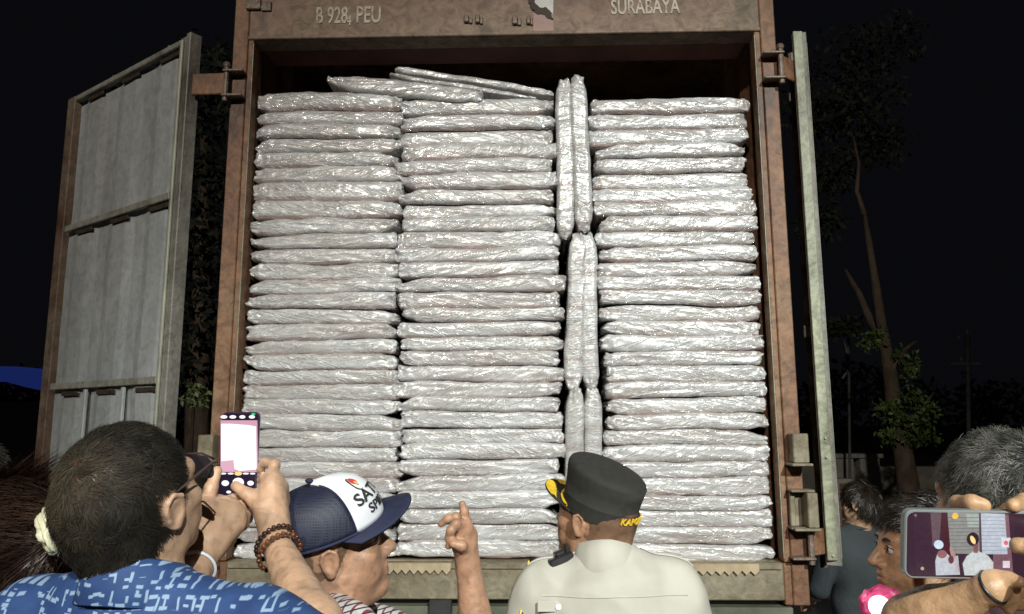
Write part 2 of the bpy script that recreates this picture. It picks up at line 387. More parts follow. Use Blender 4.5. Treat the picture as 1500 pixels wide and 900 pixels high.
rd = door(DRa, DRa+dvec*1.17, 1.185, 3.566)
# front edge strip of the right door with its flaking flange
fl = MB(); fl.box((1.350, -.008, 1.21), (1.392, .001, 3.566)); fl.box((1.394, .001, 1.23), (1.402, .008, 3.56))
fl.build('edge_channel', m_edge, rd)
sb2 = MB()
for z in (1.63, 1.71, 1.23): sb2.ball((1.372, -.012, z), .006, 5)
sb2.build('bolt', m_gasket, rd)
# ================================================================ trailer underneath
tr = thing('trailer_chassis', (0, 3, 0), 'grey green trailer chassis carrying the container, seen below the sill', 'trailer')
b = MB(); b.box((-1.2, .0, .78), (1.2, .12, 1.022)); b.build('rear_beam', m_beam, tr)
b = MB(); b.box((-1.15, .05, 1.0225), (1.15, .11, 1.049)); b.build('gap_shade_strip', m_black, tr)  # black strip stands in for the shade in the gap below the sill
for s in (-1, 1): box('main_rail', (s*.35, .121, .82), (s*.48, LEN, 1.02), m_beam, tr)
for y in (1.2, 2.5, 5.2):
    a = MB(); a.tube([(-1.1, y, .5), (1.1, y, .5)], .06, 10); a.build('axle', m_black, tr)
    for s in (-1, 1):
        w = MB(); n = 28; V = []
        for xx, r in ((.0, .3), (.02, .46), (.07, .5), (.2, .5), (.25, .46), (.27, .3), (.2, .28), (.2, .05)):
            for k in range(n): t = 2*math.pi*k/n; V.append((s*(.88+xx), y+r*math.cos(t), .5+r*math.sin(t)))
        F = [(i*n+k, i*n+(k+1) % n, (i+1)*n+(k+1) % n, (i+1)*n+k) for i in range(7) for k in range(n)]
        put('wheel', V, F, m_black, tr, True)
b = MB(); c = P(645, 886); b.box((c[0]-.045, -.03, c[2]-.035), (c[0]+.05, -.003, c[2]+.022)); b.build('bolt_block', m_black, tr)
m_red = pmat('red lamp lens', [(.25, .01, .01), (.35, .02, .02)], rough=.2)
for s in (-1, 1): box('tail_lamp', (s*.75, -.02, .82), (s*.95, -.001, .9), m_red, tr)
# ================================================================ wrapped bundles
def film_material(band=.6):
    m, nt, b = base_mat('clear plastic film over pale board'); L = nt.links.new
    tc = N(nt, 'ShaderNodeTexCoord'); oi = N(nt, 'ShaderNodeObjectInfo')
    mul = N(nt, 'ShaderNodeMath', operation='MULTIPLY'); mul.inputs[1].default_value = 37.0; L(oi.outputs['Random'], mul.inputs[0])
    off = N(nt, 'ShaderNodeCombineXYZ'); L(mul.outputs[0], off.inputs[0]); L(mul.outputs[0], off.inputs[1]); L(mul.outputs[0], off.inputs[2])
    ad = N(nt, 'ShaderNodeVectorMath', operation='ADD'); L(tc.outputs['Object'], ad.inputs[0]); L(off.outputs[0], ad.inputs[1])
    rot = N(nt, 'ShaderNodeMath', operation='MULTIPLY_ADD'); L(oi.outputs['Random'], rot.inputs[0]); rot.inputs[1].default_value = 0.9; rot.inputs[2].default_value = .02
    rv = N(nt, 'ShaderNodeCombineXYZ'); L(rot.outputs[0], rv.inputs[1])
    # colour: pale board, pinkish print showing through in streaks
    mp = N(nt, 'ShaderNodeMapping'); mp.inputs['Scale'].default_value = (2.5, 6, 26); L(ad.outputs[0], mp.inputs[0])
    n1 = N(nt, 'ShaderNodeTexNoise'); n1.inputs['Scale'].default_value = 1.0; n1.inputs['Detail'].default_value = 4; L(mp.outputs[0], n1.inputs[0])
    r1 = N(nt, 'ShaderNodeValToRGB'); cr = r1.color_ramp; cr.elements[0].position = .28; cr.elements[0].color = (.33, .285, .27, 1)
    cr.elements[1].position = .47; cr.elements[1].color = (.43, .415, .40, 1); e = cr.elements.new(.70); e.color = (.56, .57, .57, 1)
    L(n1.outputs[0], r1.inputs[0])
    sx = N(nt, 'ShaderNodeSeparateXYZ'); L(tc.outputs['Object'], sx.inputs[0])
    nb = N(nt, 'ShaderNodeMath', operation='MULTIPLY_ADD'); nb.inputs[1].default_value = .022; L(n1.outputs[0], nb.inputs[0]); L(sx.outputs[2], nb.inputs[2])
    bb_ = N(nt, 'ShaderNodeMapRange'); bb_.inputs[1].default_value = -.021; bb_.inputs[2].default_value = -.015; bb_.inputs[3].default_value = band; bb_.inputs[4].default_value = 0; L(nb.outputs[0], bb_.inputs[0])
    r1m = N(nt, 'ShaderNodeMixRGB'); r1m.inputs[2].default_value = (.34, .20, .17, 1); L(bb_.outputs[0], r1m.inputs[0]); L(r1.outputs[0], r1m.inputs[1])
    # creases: thin ridges running aslant, their streak highlights painted into the base colour
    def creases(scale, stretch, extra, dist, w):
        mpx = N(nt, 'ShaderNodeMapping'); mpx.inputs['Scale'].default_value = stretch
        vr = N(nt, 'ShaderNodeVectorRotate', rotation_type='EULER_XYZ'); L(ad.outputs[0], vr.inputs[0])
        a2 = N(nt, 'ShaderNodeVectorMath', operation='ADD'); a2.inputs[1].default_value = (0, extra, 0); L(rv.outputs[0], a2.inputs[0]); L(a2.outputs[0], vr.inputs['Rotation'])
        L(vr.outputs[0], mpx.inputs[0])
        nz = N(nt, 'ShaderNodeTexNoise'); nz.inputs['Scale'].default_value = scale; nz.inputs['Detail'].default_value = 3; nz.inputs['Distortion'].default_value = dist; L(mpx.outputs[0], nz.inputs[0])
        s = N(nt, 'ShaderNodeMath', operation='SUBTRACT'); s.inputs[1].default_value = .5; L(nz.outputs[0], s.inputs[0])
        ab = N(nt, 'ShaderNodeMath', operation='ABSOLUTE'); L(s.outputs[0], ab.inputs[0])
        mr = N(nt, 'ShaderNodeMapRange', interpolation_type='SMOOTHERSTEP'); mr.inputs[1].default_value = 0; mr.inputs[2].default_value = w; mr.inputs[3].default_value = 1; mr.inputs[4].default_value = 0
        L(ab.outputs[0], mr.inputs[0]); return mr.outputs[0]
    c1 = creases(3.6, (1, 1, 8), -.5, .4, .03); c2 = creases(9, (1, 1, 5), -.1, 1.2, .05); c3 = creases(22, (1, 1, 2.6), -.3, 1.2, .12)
    nm = N(nt, 'ShaderNodeTexNoise'); nm.inputs['Scale'].default_value = 7; L(ad.outputs[0], nm.inputs[0])
    mk = N(nt, 'ShaderNodeMapRange'); mk.inputs[1].default_value = .42; mk.inputs[2].default_value = .60; L(nm.outputs[0], mk.inputs[0])
    def masked(a, k=.15):
        x = N(nt, 'ShaderNodeMath', operation='MULTIPLY_ADD'); x.inputs[1].default_value = 1-k; x.inputs[2].default_value = k; L(mk.outputs[0], x.inputs[0])
        y = N(nt, 'ShaderNodeMath', operation='MULTIPLY'); L(a, y.inputs[0]); L(x.outputs[0], y.inputs[1]); return y.outputs[0]
    c2 = masked(c2, .25); c3 = masked(c3, .1)
    def addm(a, fa, b_, fb):
        x = N(nt, 'ShaderNodeMath', operation='MULTIPLY'); x.inputs[1].default_value = fa; L(a, x.inputs[0])
        y = N(nt, 'ShaderNodeMath', operation='MULTIPLY_ADD'); y.inputs[1].default_value = fb; L(b_, y.inputs[0]); L(x.outputs[0], y.inputs[2]); return y.outputs[0]
    hgt = addm(addm(c1, 1.0, c2, .8), 1.0, c3, .10)
    bm = N(nt, 'ShaderNodeBump'); bm.inputs['Strength'].default_value = .9; bm.inputs['Distance'].default_value = .0075; L(hgt, bm.inputs['Height']); L(bm.outputs[0], b.inputs['Coat Normal'])
    bm2 = N(nt, 'ShaderNodeBump'); bm2.inputs['Strength'].default_value = .8; bm2.inputs['Distance'].default_value = .0035; L(hgt, bm2.inputs['Height']); L(bm2.outputs[0], b.inputs['Normal'])
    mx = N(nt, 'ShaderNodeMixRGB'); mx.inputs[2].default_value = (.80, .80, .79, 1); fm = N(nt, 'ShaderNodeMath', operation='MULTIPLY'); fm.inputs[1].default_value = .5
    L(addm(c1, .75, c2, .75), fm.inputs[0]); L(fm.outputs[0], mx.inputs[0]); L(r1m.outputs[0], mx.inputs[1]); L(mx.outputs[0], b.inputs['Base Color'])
    b.inputs['Roughness'].default_value = .33; b.inputs['Metallic'].default_value = .12; b.inputs['Coat Weight'].default_value = 1.0; b.inputs['Coat Roughness'].default_value = .06; b.inputs['Coat IOR'].default_value = 1.75
    return m
m_film = film_material(); m_film2 = film_material(0)
def bundle_mesh(w, d, h, seed, endl, endr, tl, tr_, dl, dr, nx=110, seamt=None, seamb=None):
    """flat board parcel in loose film: thick in the middle, its ends folded thinner; local origin at front centre"""
    rg = np.random.RandomState(seed); s = np.linspace(0, 1, nx); s = .5-.5*np.cos(np.pi*s)*(.55+.45*np.abs(np.cos(np.pi*s))**.5) if False else s
    s = np.concatenate([[0, .004, .010, .018], np.linspace(.028, .972, nx-8), [.982, .990, .996, 1]])
    x = (s-.5)*w
    def ss(t): t = np.clip(t, 0, 1); return t*t*(3-2*t)
    th = (endl+(1-endl)*ss((s-.0)/tl))*(endr+(1-endr)*ss((1-s)/tr_))
    cap = np.sqrt(np.clip(1-(1-np.minimum(1, np.minimum(s, 1-s)/.018))**2, .0, 1)); capn = .35+.65*cap
    cz = dl*(1-ss(s/tl))*h*.5*(1-endl)+dr*(1-ss((1-s)/tr_))*h*.5*(1-endr)+.0035*fbm(np.stack([x*5, x*0, x*0+seed], 1), 5, 2)
    hs = np.ones(nx)
    if seamt is not None:
        u = lambda sd: .0065*fbm(np.stack([x*4.5, x*0+sd*5.3, x*0], 1), 77, 2)
        ut, ub = u(seamt), u(seamb); cz = cz+(ut+ub)/2; hs = np.clip(1+(ut-ub)/h, .6, 1.5)
    ring = [(.0, v) for v in np.linspace(.5, -.5, 15)]
    yy = []; zz = []
    for t in (np.arange(15)/14.):
        z = .5*math.sin(math.pi*(.5-t))*.75+.25*(.5-t)*1.0; q = abs(2*z)**6; yy.append(.015*q+.0); zz.append(z*(1-.015*q))
    yy = np.array(yy+[.05, .12, .25, d, d, .25, .12, .05]); zz = np.array(zz+[-.5, -.5, -.5, -.46, .46, .5, .5, .5])
    nr = len(yy)
    X = np.repeat(x[:, None], nr, 1); Y = np.repeat(yy[None], nx, 0).copy(); Z = zz[None]*h*(th*capn*hs)[:, None]+cz[:, None]
    Y[:, :] += ((1-capn)*.02)[:, None]
    Y[:, :15] += ((1-th)*.015)[:, None]
    p = np.stack([X, Y*0, Z], -1)
    sh = rg.uniform(.2, .9)*rg.choice([-1, -1, 1]); a = np.stack([X*5+Z*9*sh+seed*3.7, Z*55-X*14*sh, Y*0], -1)
    r1 = 1-np.abs(fbm(a, seed % 97, 2)); a2 = np.stack([X*16+seed*1.3, Z*75+X*8, Y*0], -1); r2 = 1-np.abs(fbm(a2, seed % 89+3, 2))
    fr = np.zeros(nr); fr[:15] = 1; fr[[15, -1]] = .5
    Y += fr[None]*(-.0038*(r1-.6)-.0012*(r2-.6)); Z += fr[None]*.002*fbm(np.stack([X*22, Z*60, Y*0+seed], -1), 31, 2)
    # wilder crumple at the ends
    en = np.exp(-np.minimum(s, 1-s)/.05)[:, None]*fr[None]
    Y += en*.018*fbm(np.stack([X*60, Z*60, Y*0+seed], -1), 11, 2); Z += en*.007*fbm(np.stack([X*50, Z*50, Y*0+seed], -1), 12, 2); X = X+en*.008*fbm(np.stack([Z*60, Z*40, Y*0+seed], -1), 13, 2)
    V = np.stack([X, Y, Z], -1).reshape(-1, 3); F = grid_faces(nx, nr, wrap_v=True)
    k = len(V); V = np.vstack([V, [[x[0]-.001, .04, Z[0, :15].mean()], [x[-1]+.001, .04, Z[-1, :15].mean()]]])
    F = [f[::-1] for f in F]
    F = np.array(F+[]); tri = [(k, j, (j+1) % nr) for j in range(nr)]+[(k+1, (nx-1)*nr+(j+1) % nr, (nx-1)*nr+j) for j in range(nr)]
    return V, F, tri
def add_bundle(c, M, w, d, h, seed, label, group, **kw):
    rg = random.Random(seed)
    par = dict(endl=rg.choice([.55, .7, .85, .95, 1]), endr=rg.choice([.55, .7, .85, .95, 1]), tl=rg.uniform(.05, .2), tr_=rg.uniform(.05, .2), dl=rg.uniform(-1, .6), dr=rg.uniform(-1, .6)); par.update(kw)
    V, F, tri = bundle_mesh(w, d, h, seed, **par)
    V = V@np.asarray(M).T+np.asarray(c)
    o = put('wrapped_bundle', V, [tuple(f) for f in F]+tri, m_film if 'stack' in group and 'three' in group else m_film2, None, True, loc=np.asarray(c))
    return tag(o, label, 'bundle', group)
ORD = 'topmost,second,third,fourth,fifth,sixth,seventh,eighth,ninth,tenth,eleventh,twelfth,thirteenth,fourteenth,fifteenth,sixteenth,seventeenth,eighteenth,nineteenth,twentieth,twenty first,twenty second,twenty third,twenty fourth,twenty fifth,twenty sixth,twenty seventh,twenty eighth,twenty ninth,thirtieth,thirty first,thirty second,thirty third'.split(',')
COLS = {
 'left': ([137, 162, 182, 202, 222, 243, 266, 289, 298+0, 321, 343, 364, 386, 408, 429, 451, 473, 496, 518, 541, 563, 586, 608, 631, 655, 678, 701, 724, 747, 771, 796, 821],
          lambda v: 372-(v-140)*.051, lambda v: 587-(v-140)*.004, 476),
 'middle': ([145, 168, 189, 211, 233, 254, 276, 298, 318, 339, 363, 383, 405, 427, 450, 470, 492, 513, 535, 559, 582, 603, 627, 650, 673, 696, 720, 745, 768, 793, 818],
          lambda v: 583-(v-145)*.002, lambda v: np.interp(v, [145, 320, 420, 820], [811, 815, 825, 826]), 700),
 'right': ([145, 165, 189, 210, 231, 252, 273, 295, 316, 338, 359, 382, 403, 424, 446, 470, 492, 514, 536, 559, 582, 606, 629, 653, 677, 701, 725, 749, 773, 798, 826],
          lambda v: np.interp(v, [150, 340, 600, 820], [862, 873, 885, 888]), lambda v: np.interp(v, [150, 230, 310, 400, 500, 640, 820], [1095, 1094, 1107, 1113, 1120, 1130, 1143]), 985)}
COLS['left'][0].remove(298)
# the left stack has one double-height step at 266-298 in the photo: spread it evenly
L0 = COLS['left'][0]; i0 = L0.index(289); L0[i0] = 293
for cname, (seams, fl_, fr_, um) in COLS.items():
    for i in range(len(seams)-1):
        rg = random.Random(hash(cname) % 7+i*31 if False else {'left': 100, 'middle': 400, 'right': 700}[cname]+i)
        vt, vb = seams[i], seams[i+1]; vm = (vt+vb)/2
        yf = .055+rg.uniform(-.010, .010)+(.018 if rg.random() < .12 else 0)
        zt = P(um, vt, .06)[2]; zb = P(um, vb, .06)[2]
        xl = P(fl_(vm)+rg.uniform(-4, 6), vm, .06)[0]; xr = P(fr_(vm)+rg.uniform(-6, 5), vm, .06)[0]
        if cname == 'left': xl = max(xl, -1.166)
        if cname == 'right': xr = min(xr, 1.158)
        tilt = rg.uniform(-.004, .004); ct, st_ = math.cos(tilt), math.sin(tilt)
        M = [[ct, 0, -st_], [0, 1, 0], [st_, 0, ct]]
        lab = 'plastic wrapped flat bundle, %s %s the %s stack%s' % (ORD[i], 'on' if i == 0 else 'from the top of', cname, ', resting on the sill' if i == len(seams)-2 else '')
        add_bundle(((xl+xr)/2, yf, (zt+zb)/2), M, xr-xl, .5, (zt-zb)*1.035, 1000+len(seams)*i+ord(cname[0]), lab, 'plastic wrapped bundles in the three stacks', seamt=ord(cname[0])+i, seamb=ord(cname[0])+i+1)
# upright pairs squeezed into the gap
MV = np.array([[0, 0, 1.], [0, 1, 0], [-1., 0, 0]])   # local x -> down
def upright(u0, v0, u1, v1, wpx, seed, label, y=.05, **kw):
    a = P(u0, v0, y); b = P(u1, v1, y); d = b-a; L = np.linalg.norm(d); d = d/L; n = np.array([-d[2], 0, d[0]])
    M = np.stack([d, [0, 1, 0], np.cross(d, [0, 1, 0])], 1); w = wpx/1083*3.3
    add_bundle((a+b)/2, M, L, .45, w, seed, label, 'upright bundles in the gap between stacks', **kw)
KW = dict(endl=.62, endr=.62, tl=.12, tr_=.1, dl=0, dr=0)
upright(826, 112, 829, 348, 27, 51, 'plastic wrapped bundle standing upright in the gap, left one of the top pair', y=.03, **KW)
upright(845, 108, 857, 338, 27, 52, 'plastic wrapped bundle standing upright in the gap, right one of the top pair', y=.02, **KW)
upright(847, 338, 840, 572, 27, 53, 'plastic wrapped bundle standing upright in the gap, left one of the central pair', y=.05, **KW)
upright(861, 338, 866, 570, 25, 54, 'plastic wrapped bundle standing upright in the gap, right one of the central pair', y=.055, **KW)
upright(843, 567, 842, 816, 27, 55, 'plastic wrapped bundle standing upright behind the officer, left one of the bottom pair', y=.04, **KW)
upright(869, 567, 870, 816, 26, 56, 'plastic wrapped bundle standing upright behind the officer, right one of the bottom pair', y=.05, **KW)
# loose ones thrown on top
def slanted(u0, v0, u1, v1, hpx, d, seed, label, y, **kw):
    a = P(u0, v0, y); b = P(u1, v1, y); dd = b-a; L = np.linalg.norm(dd); dd = dd/L
    M = np.stack([dd, [0, 1, 0], np.cross(dd, [0, 1, 0])], 1)
    add_bundle((a+b)/2, M, L, d, hpx/1083*3.4, seed, label, 'loose bundles thrown on top of the stacks', **kw)
slanted(479, 117, 708, 141, 25, .42, 61, 'plump plastic wrapped bundle lying aslant over the gap of left and middle stacks', .03, endl=.45, endr=.7, tl=.2, tr_=.2, dl=.2, dr=0)
slanted(578, 100, 812, 136, 11, .40, 62, 'thin wrapped board sloping down to the upright pair, uppermost of all', .10, endl=.8, endr=.9, tl=.05, tr_=.05, dl=0, dr=0)
slanted(568, 108, 785, 144, 8, .40, 63, 'thin wrapped board just under the uppermost sloping board', .085, endl=.6, endr=.5, tl=.1, tr_=.2, dl=0, dr=0)
# zigzag cut edges of the cardboard under the stacks
def zigzag(u0, u1, seed):
    a = P(u0, 833, -.014); b = P(u1, 833, -.014); n = int((b[0]-a[0])/.034)*2; V = []; rg = random.Random(seed)
    for k in range(n+1):
        x = a[0]+(b[0]-a[0])*k/n; z = ZF-.024-(.022 if k % 2 else .004)-rg.uniform(0, .003)
        for y, zz in ((.06, ZF-.001), (-.014, ZF-.0035), (-.0165, z), (-.0135, z), (-.011, ZF-.006), (.06, ZF-.0035)): V.append((x, y+rg.uniform(-.001, .001), zz))
    F = grid_faces(n+1, 6, wrap_v=True)
    o = put('cardboard_sheet', V, F, m_card); return o
tag(zigzag(553, 660, 1), 'tan corrugated cardboard sheet with zigzag edge over the sill, under the middle stack', 'cardboard')
tag(zigzag(985, 1112, 2), 'tan corrugated cardboard sheet with zigzag edge over the sill, under the right stack', 'cardboard')
# ================================================================ figure modelling: smooth distance fields -> one surface
class SDF:
    def __init__(s, h=.004): s.h = h; s.p = []
    def _add(s, f, lo, hi, k, sub): s.p.append((f, np.asarray(lo, float)-.028-k, np.asarray(hi, float)+.028+k, k, sub)); return s
    def cap(s, a, b, ra, rb=None, k=.02, sub=False):
        a = np.asarray(a, float); b = np.asarray(b, float); rb = ra if rb is None else rb; ab = b-a; L2 = float(ab@ab)+1e-9
        def f(X, Y, Z):
            t = np.clip(((X-a[0])*ab[0]+(Y-a[1])*ab[1]+(Z-a[2])*ab[2])/L2, 0, 1)
            return np.sqrt((X-a[0]-t*ab[0])**2+(Y-a[1]-t*ab[1])**2+(Z-a[2]-t*ab[2])**2)-(ra+(rb-ra)*t)
        m = max(ra, rb); return s._add(f, np.minimum(a, b)-m, np.maximum(a, b)+m, k, sub)
    def chain(s, pts, rs, k=.012):
        for i in range(len(pts)-1): s.cap(pts[i], pts[i+1], rs[i], rs[i+1], k if i == 0 else .004)
        return s
    def ell(s, c, r, M=None, k=.02, sub=False):
        c = np.asarray(c, float); r = np.asarray(r, float); M = np.eye(3) if M is None else np.asarray(M)
        def f(X, Y, Z):
            x, y, z = X-c[0], Y-c[1], Z-c[2]
            q = [(M[0, i]*x+M[1, i]*y+M[2, i]*z) for i in range(3)]
            k0 = np.sqrt(sum((q[i]/r[i])**2 for i in range(3)))+1e-9; k1 = np.sqrt(sum((q[i]/r[i]**2)**2 for i in range(3)))+1e-9
            return k0*(k0-1)/k1
        e = np.sqrt(((M*r)**2).sum(1)); return s._add(f, c-e, c+e, k, sub)
    def cut(s, o, n, k=.004):
        """keep the side the normal points to"""
        s.p.append((lambda X, Y, Z: (X-o[0])*n[0]+(Y-o[1])*n[1]+(Z-o[2])*n[2], None, None, k, 'cut')); return s
    def mesh(s):
        h = s.h; u = [p for p in s.p if p[1] is not None and not p[4]]
        lo = np.min([p[1] for p in u], 0); hi = np.max([p[2] for p in u], 0); n = np.ceil((hi-lo)/h).astype(int)+1
        F = np.full(n, .5, np.float32); ax = [(lo[i]+h*np.arange(n[i])).astype(np.float32) for i in range(3)]
        for f, a, b, k, sub in s.p:
            if a is None: i0 = [0, 0, 0]; i1 = list(n)
            else:
                i0 = [max(0, int((a[i]-lo[i])/h)) for i in range(3)]; i1 = [min(n[i], int((b[i]-lo[i])/h)+1) for i in range(3)]
            if min(i1[i]-i0[i] for i in range(3)) <= 0: continue
            sl = tuple(slice(i0[i], i1[i]) for i in range(3))
            d = f(ax[0][sl[0]][:, None, None], ax[1][sl[1]][None, :, None], ax[2][sl[2]][None, None, :]).astype(np.float32)
            A = F[sl]
            if sub == 'cut': F[sl] = np.maximum(A, -d)
            elif sub: hh = np.clip(.5-.5*(A+d)/k, 0, 1) if k > 0 else 0; F[sl] = A*(1-hh)-d*hh+k*hh*(1-hh)
            else: hh = np.clip(.5+.5*(A-d)/k, 0, 1); F[sl] = A*(1-hh)+d*hh-k*hh*(1-hh)
        return surface(F, lo, h)
def surface(F, lo, h):
    S = F < 0; nx, ny, nz = F.shape; c = np.zeros((nx-1, ny-1, nz-1), np.uint8)
    for i in (0, 1):
        for j in (0, 1):
            for k in (0, 1): c += S[i:nx-1+i, j:ny-1+j, k:nz-1+k]
    I = np.argwhere((c > 0) & (c < 8)); acc = np.zeros((len(I), 3)); cnt = np.zeros(len(I))
    for ax in range(3):
        o = [q for q in range(3) if q != ax]
        for u in (0, 1):
            for v in (0, 1):
                p = np.zeros(3, int); p[o[0]] = u; p[o[1]] = v; q = p.copy(); q[ax] = 1
                a = F[tuple((I+p).T)]; b = F[tuple((I+q).T)]; m = (a < 0) != (b < 0); t = np.where(m, a/np.where(m, a-b, 1), 0)
                pt = np.tile(p.astype(float), (len(I), 1)); pt[:, ax] += t; acc[m] += pt[m]; cnt[m] += 1
    V = lo+h*(I+acc/cnt[:, None]); idm = np.full(c.shape, -1, np.int64); idm[tuple(I.T)] = np.arange(len(I))
    Q = []
    for ax in range(3):
        o = [(ax+1) % 3, (ax+2) % 3]; sl0 = [slice(None)]*3; sl1 = [slice(None)]*3; sl0[ax] = slice(0, -1); sl1[ax] = slice(1, None)
        a = S[tuple(sl0)]; b = S[tuple(sl1)]; E = np.argwhere(a != b)
        E = E[(E[:, o[0]] > 0) & (E[:, o[1]] > 0) & (E[:, o[0]] < F.shape[o[0]]-1) & (E[:, o[1]] < F.shape[o[1]]-1)]
        e0 = np.zeros(3, int); e0[o[0]] = 1; e1 = np.zeros(3, int); e1[o[1]] = 1
        g = lambda d: idm[tuple((E-d).T)]
        q = np.stack([g(e0+e1), g(e1), g(0*e0), g(e0)], 1); fl = ~a[tuple(E.T)]; q[fl] = q[fl][:, ::-1]; Q.append(q[(q >= 0).all(1)])
    return V, np.concatenate(Q)
def vnormals(V, Q):
    n = np.zeros_like(V); fn = np.cross(V[Q[:, 2]]-V[Q[:, 0]], V[Q[:, 3]]-V[Q[:, 1]])
    for i in range(4): np.add.at(n, Q[:, i], fn)
    return n/(np.linalg.norm(n, axis=1)[:, None]+1e-12)
def wrinkle(V, Q, amp=.004, f=9, st=(1, 1, 1), seed=0, fold=1.0):
    n = vnormals(V, Q); p = V*np.array(st)*f
    d = amp*((1-2*np.abs(fbm(p, seed, 2)))*fold+fbm(p*2.3, seed+5, 2)*.4)
    return V+n*d[:, None]
def Rz(a): c, s = math.cos(a), math.sin(a); return np.array([[c, -s, 0], [s, c, 0], [0, 0, 1.]])
def Rx(a): c, s = math.cos(a), math.sin(a); return np.array([[1, 0, 0], [0, c, -s], [0, s, c]])
def Ry(a): c, s = math.cos(a), math.sin(a); return np.array([[c, 0, s], [0, 1, 0], [-s, 0, c]])
class Frame:
    def __init__(s, o, M, k=1.0): s.o = np.asarray(o, float); s.M = M; s.k = k
    def __call__(s, x, y, z): return s.o+s.M@(np.array([x, y, z])*s.k)
    def inv(s, V): return ((V-s.o)@s.M)/s.k
def head_sdf(S, H, face=True, neck_to=None, nr=.058):
    """H: frame at the middle of the head; x right, y to the face, z up"""
    k = H.k; M = H.M; E = lambda c, r, kk=.02, sub=False, R=None: S.ell(H(*c), np.array(r)*k, M if R is None else M@R, kk*k, sub)
    C = lambda a, b, ra, rb, kk=.02, sub=False: S.cap(H(*a), H(*b), ra*k, rb*k, kk*k, sub)
    E((0, -.018, .032), (.076, .098, .088)); E((0, -.045, -.01), (.066, .066, .07), .04); E((0, .03, -.035), (.060, .062, .072), .03)
    C((-.045, .005, -.07), (-.012, .068, -.098), .022, .018, .03); C((.045, .005, -.07), (.012, .068, -.098), .022, .018, .03)
    E((0, .078, -.100), (.02, .016, .016), .015)
    for s in (-1, 1):
        E((s*.043, .055, -.022), (.022, .022, .018), .02); E((s*.03, .060, -.055), (.022, .02, .022), .02)
    C((-.04, .070, .022), (.04, .070, .022), .012, .012, .02)
    if face:
        for s in (-1, 1): E((s*.032, .096, .003), (.017, .013, .011), .012, True)
        for s in (-1, 1): E((s*.032, .070, .002), (.0145, .0145, .0125), .003)
    C((0, .080, .012), (0, .108, -.028), .0075, .012, .012)
    for s in (-1, 1): E((s*.013, .094, -.034), (.009, .012, .008), .006)
    E((0, .076, -.062), (.026, .02, .022), .02)
    C((-.018, .092, -.056), (.018, .092, -.056), .0055, .0055, .006); C((-.015, .091, -.069), (.015, .091, -.069), .0065, .0065, .006)
    if face: E((0, .101, -.0625), (.026, .005, .0018), .003, True)
    for s in (-1, 1):   # ears: plate, rim, lobe, bowl
        R = Rz(-s*.30)@Rx(-.15); c = (s*.080, -.010, -.010); q_ = .80
        E(c, (.006, .020*q_, .031*q_), .006, R=R)
        rim = [(.0, .016, .012), (.004, .010, .028), (.007, -.006, .033), (.008, -.019, .022), (.007, -.021, .004), (.004, -.014, -.014), (.001, -.004, -.028)]
        pts = [np.array(c)+R@np.array([s*a*.8, b*q_, d*q_]) for a, b, d in rim]
        for i in range(len(pts)-1): C(pts[i], pts[i+1], .0037, .0037, .0025)
        E(np.array(c)+R@np.array([s*.0, .002, -.021]), (.0055, .007, .0075), .005)
        E(np.array(c)+R@np.array([s*.0075, -.001, .0]), (.0065, .0095, .014), .002, True, R)
    if neck_to is not None: S.cap(H(0, -.035, -.055), neck_to, nr*k, (nr+.006)*k, .03)
def hand_sdf(S, wrist, fingers, wr=.026, pr=.013, kr=.0125, sc=1.0):
    """fingers: lists of world points, first point is the knuckle (inside the palm)"""
    for i, f in enumerate(fingers):
        r = [.0105, .0095, .0088, .0075][:len(f)]
        if len(f) < 4: r = [.0105, .0092, .0076][-len(f):]
        r = [x*sc*(1.18 if i == 0 else 1) for x in r]
        S.cap(wrist, f[0], wr*.72*sc, (kr if i else .016)*sc, .014*sc); S.chain([np.asarray(p) for p in f], r, .007*sc)
        for p, q in zip(f[1:-1], r[1:-1]): S.ell(p, np.ones(3)*q*1.10, None, .004*sc)
    for i in range(1, len(fingers)-1): S.cap(fingers[i][0], fingers[i+1][0], kr*sc, kr*sc, .012*sc)
def simple_hand(S, w, d, n, side):
    """relaxed curled hand: w wrist, d pointing direction, n palm normal"""
    d = np.asarray(d, float)/np.linalg.norm(d); n = np.asarray(n, float)/np.linalg.norm(n); l = np.cross(d, n)*side; w = np.asarray(w)
    fs = [[w+d*.03+l*.03, w+d*.055+l*.047+n*.01, w+d*.085+l*.05+n*.018]]
    for i, (o, L) in enumerate(((.028, .07), (.01, .078), (-.008, .072), (-.026, .058))):
        k = w+d*.088+l*o; fs.append([k, k+d*L*.5+n*.008, k+d*L*.78+n*.03, k+d*L*.85+n*.05])
    hand_sdf(S, w, fs)
def arm_sdf(S, sh, el, wr, fat=1.0, k=.02):
    sh, el, wr = map(lambda p: np.asarray(p, float), (sh, el, wr))
    S.cap(sh, sh+(el-sh)*.5, .052*fat, .047*fat, .03); S.cap(sh+(el-sh)*.5, el, .047*fat, .038*fat, k)
    m = el+(wr-el)*.3; S.cap(el, m, .038*fat, .042*fat, k); S.cap(m, wr, .042*fat, .026*fat, k)
def torso_sdf(S, B, off=0.0, sw=.18, full=True, belly=1.0):
    """B: frame at the middle between the shoulders; x right, y forward, z up"""
    M = B.M; E = lambda c, r, k=.05: S.ell(B(*c), np.array(r)+off, M, k); C = lambda a, b, ra, rb, k=.05: S.cap(B(*a), B(*b), ra+off, rb+off, k)
    for s in (-1, 1):
        C((s*.03, -.02, .045), (s*sw*.9, -.005, .0), .040, .048); E((s*sw, 0, -.025), (.055, .058, .065))
    E((0, -.01, -.15), (.165, .112, .17)); E((0, -.04, -.09), (.15, .07, .12)); E((0, .04, -.14), (.14, .075, .12))
    if full: E((0, .01, -.36), (.15*belly, .118*belly, .18)); E((0, -.005, -.52), (.162, .118, .12))
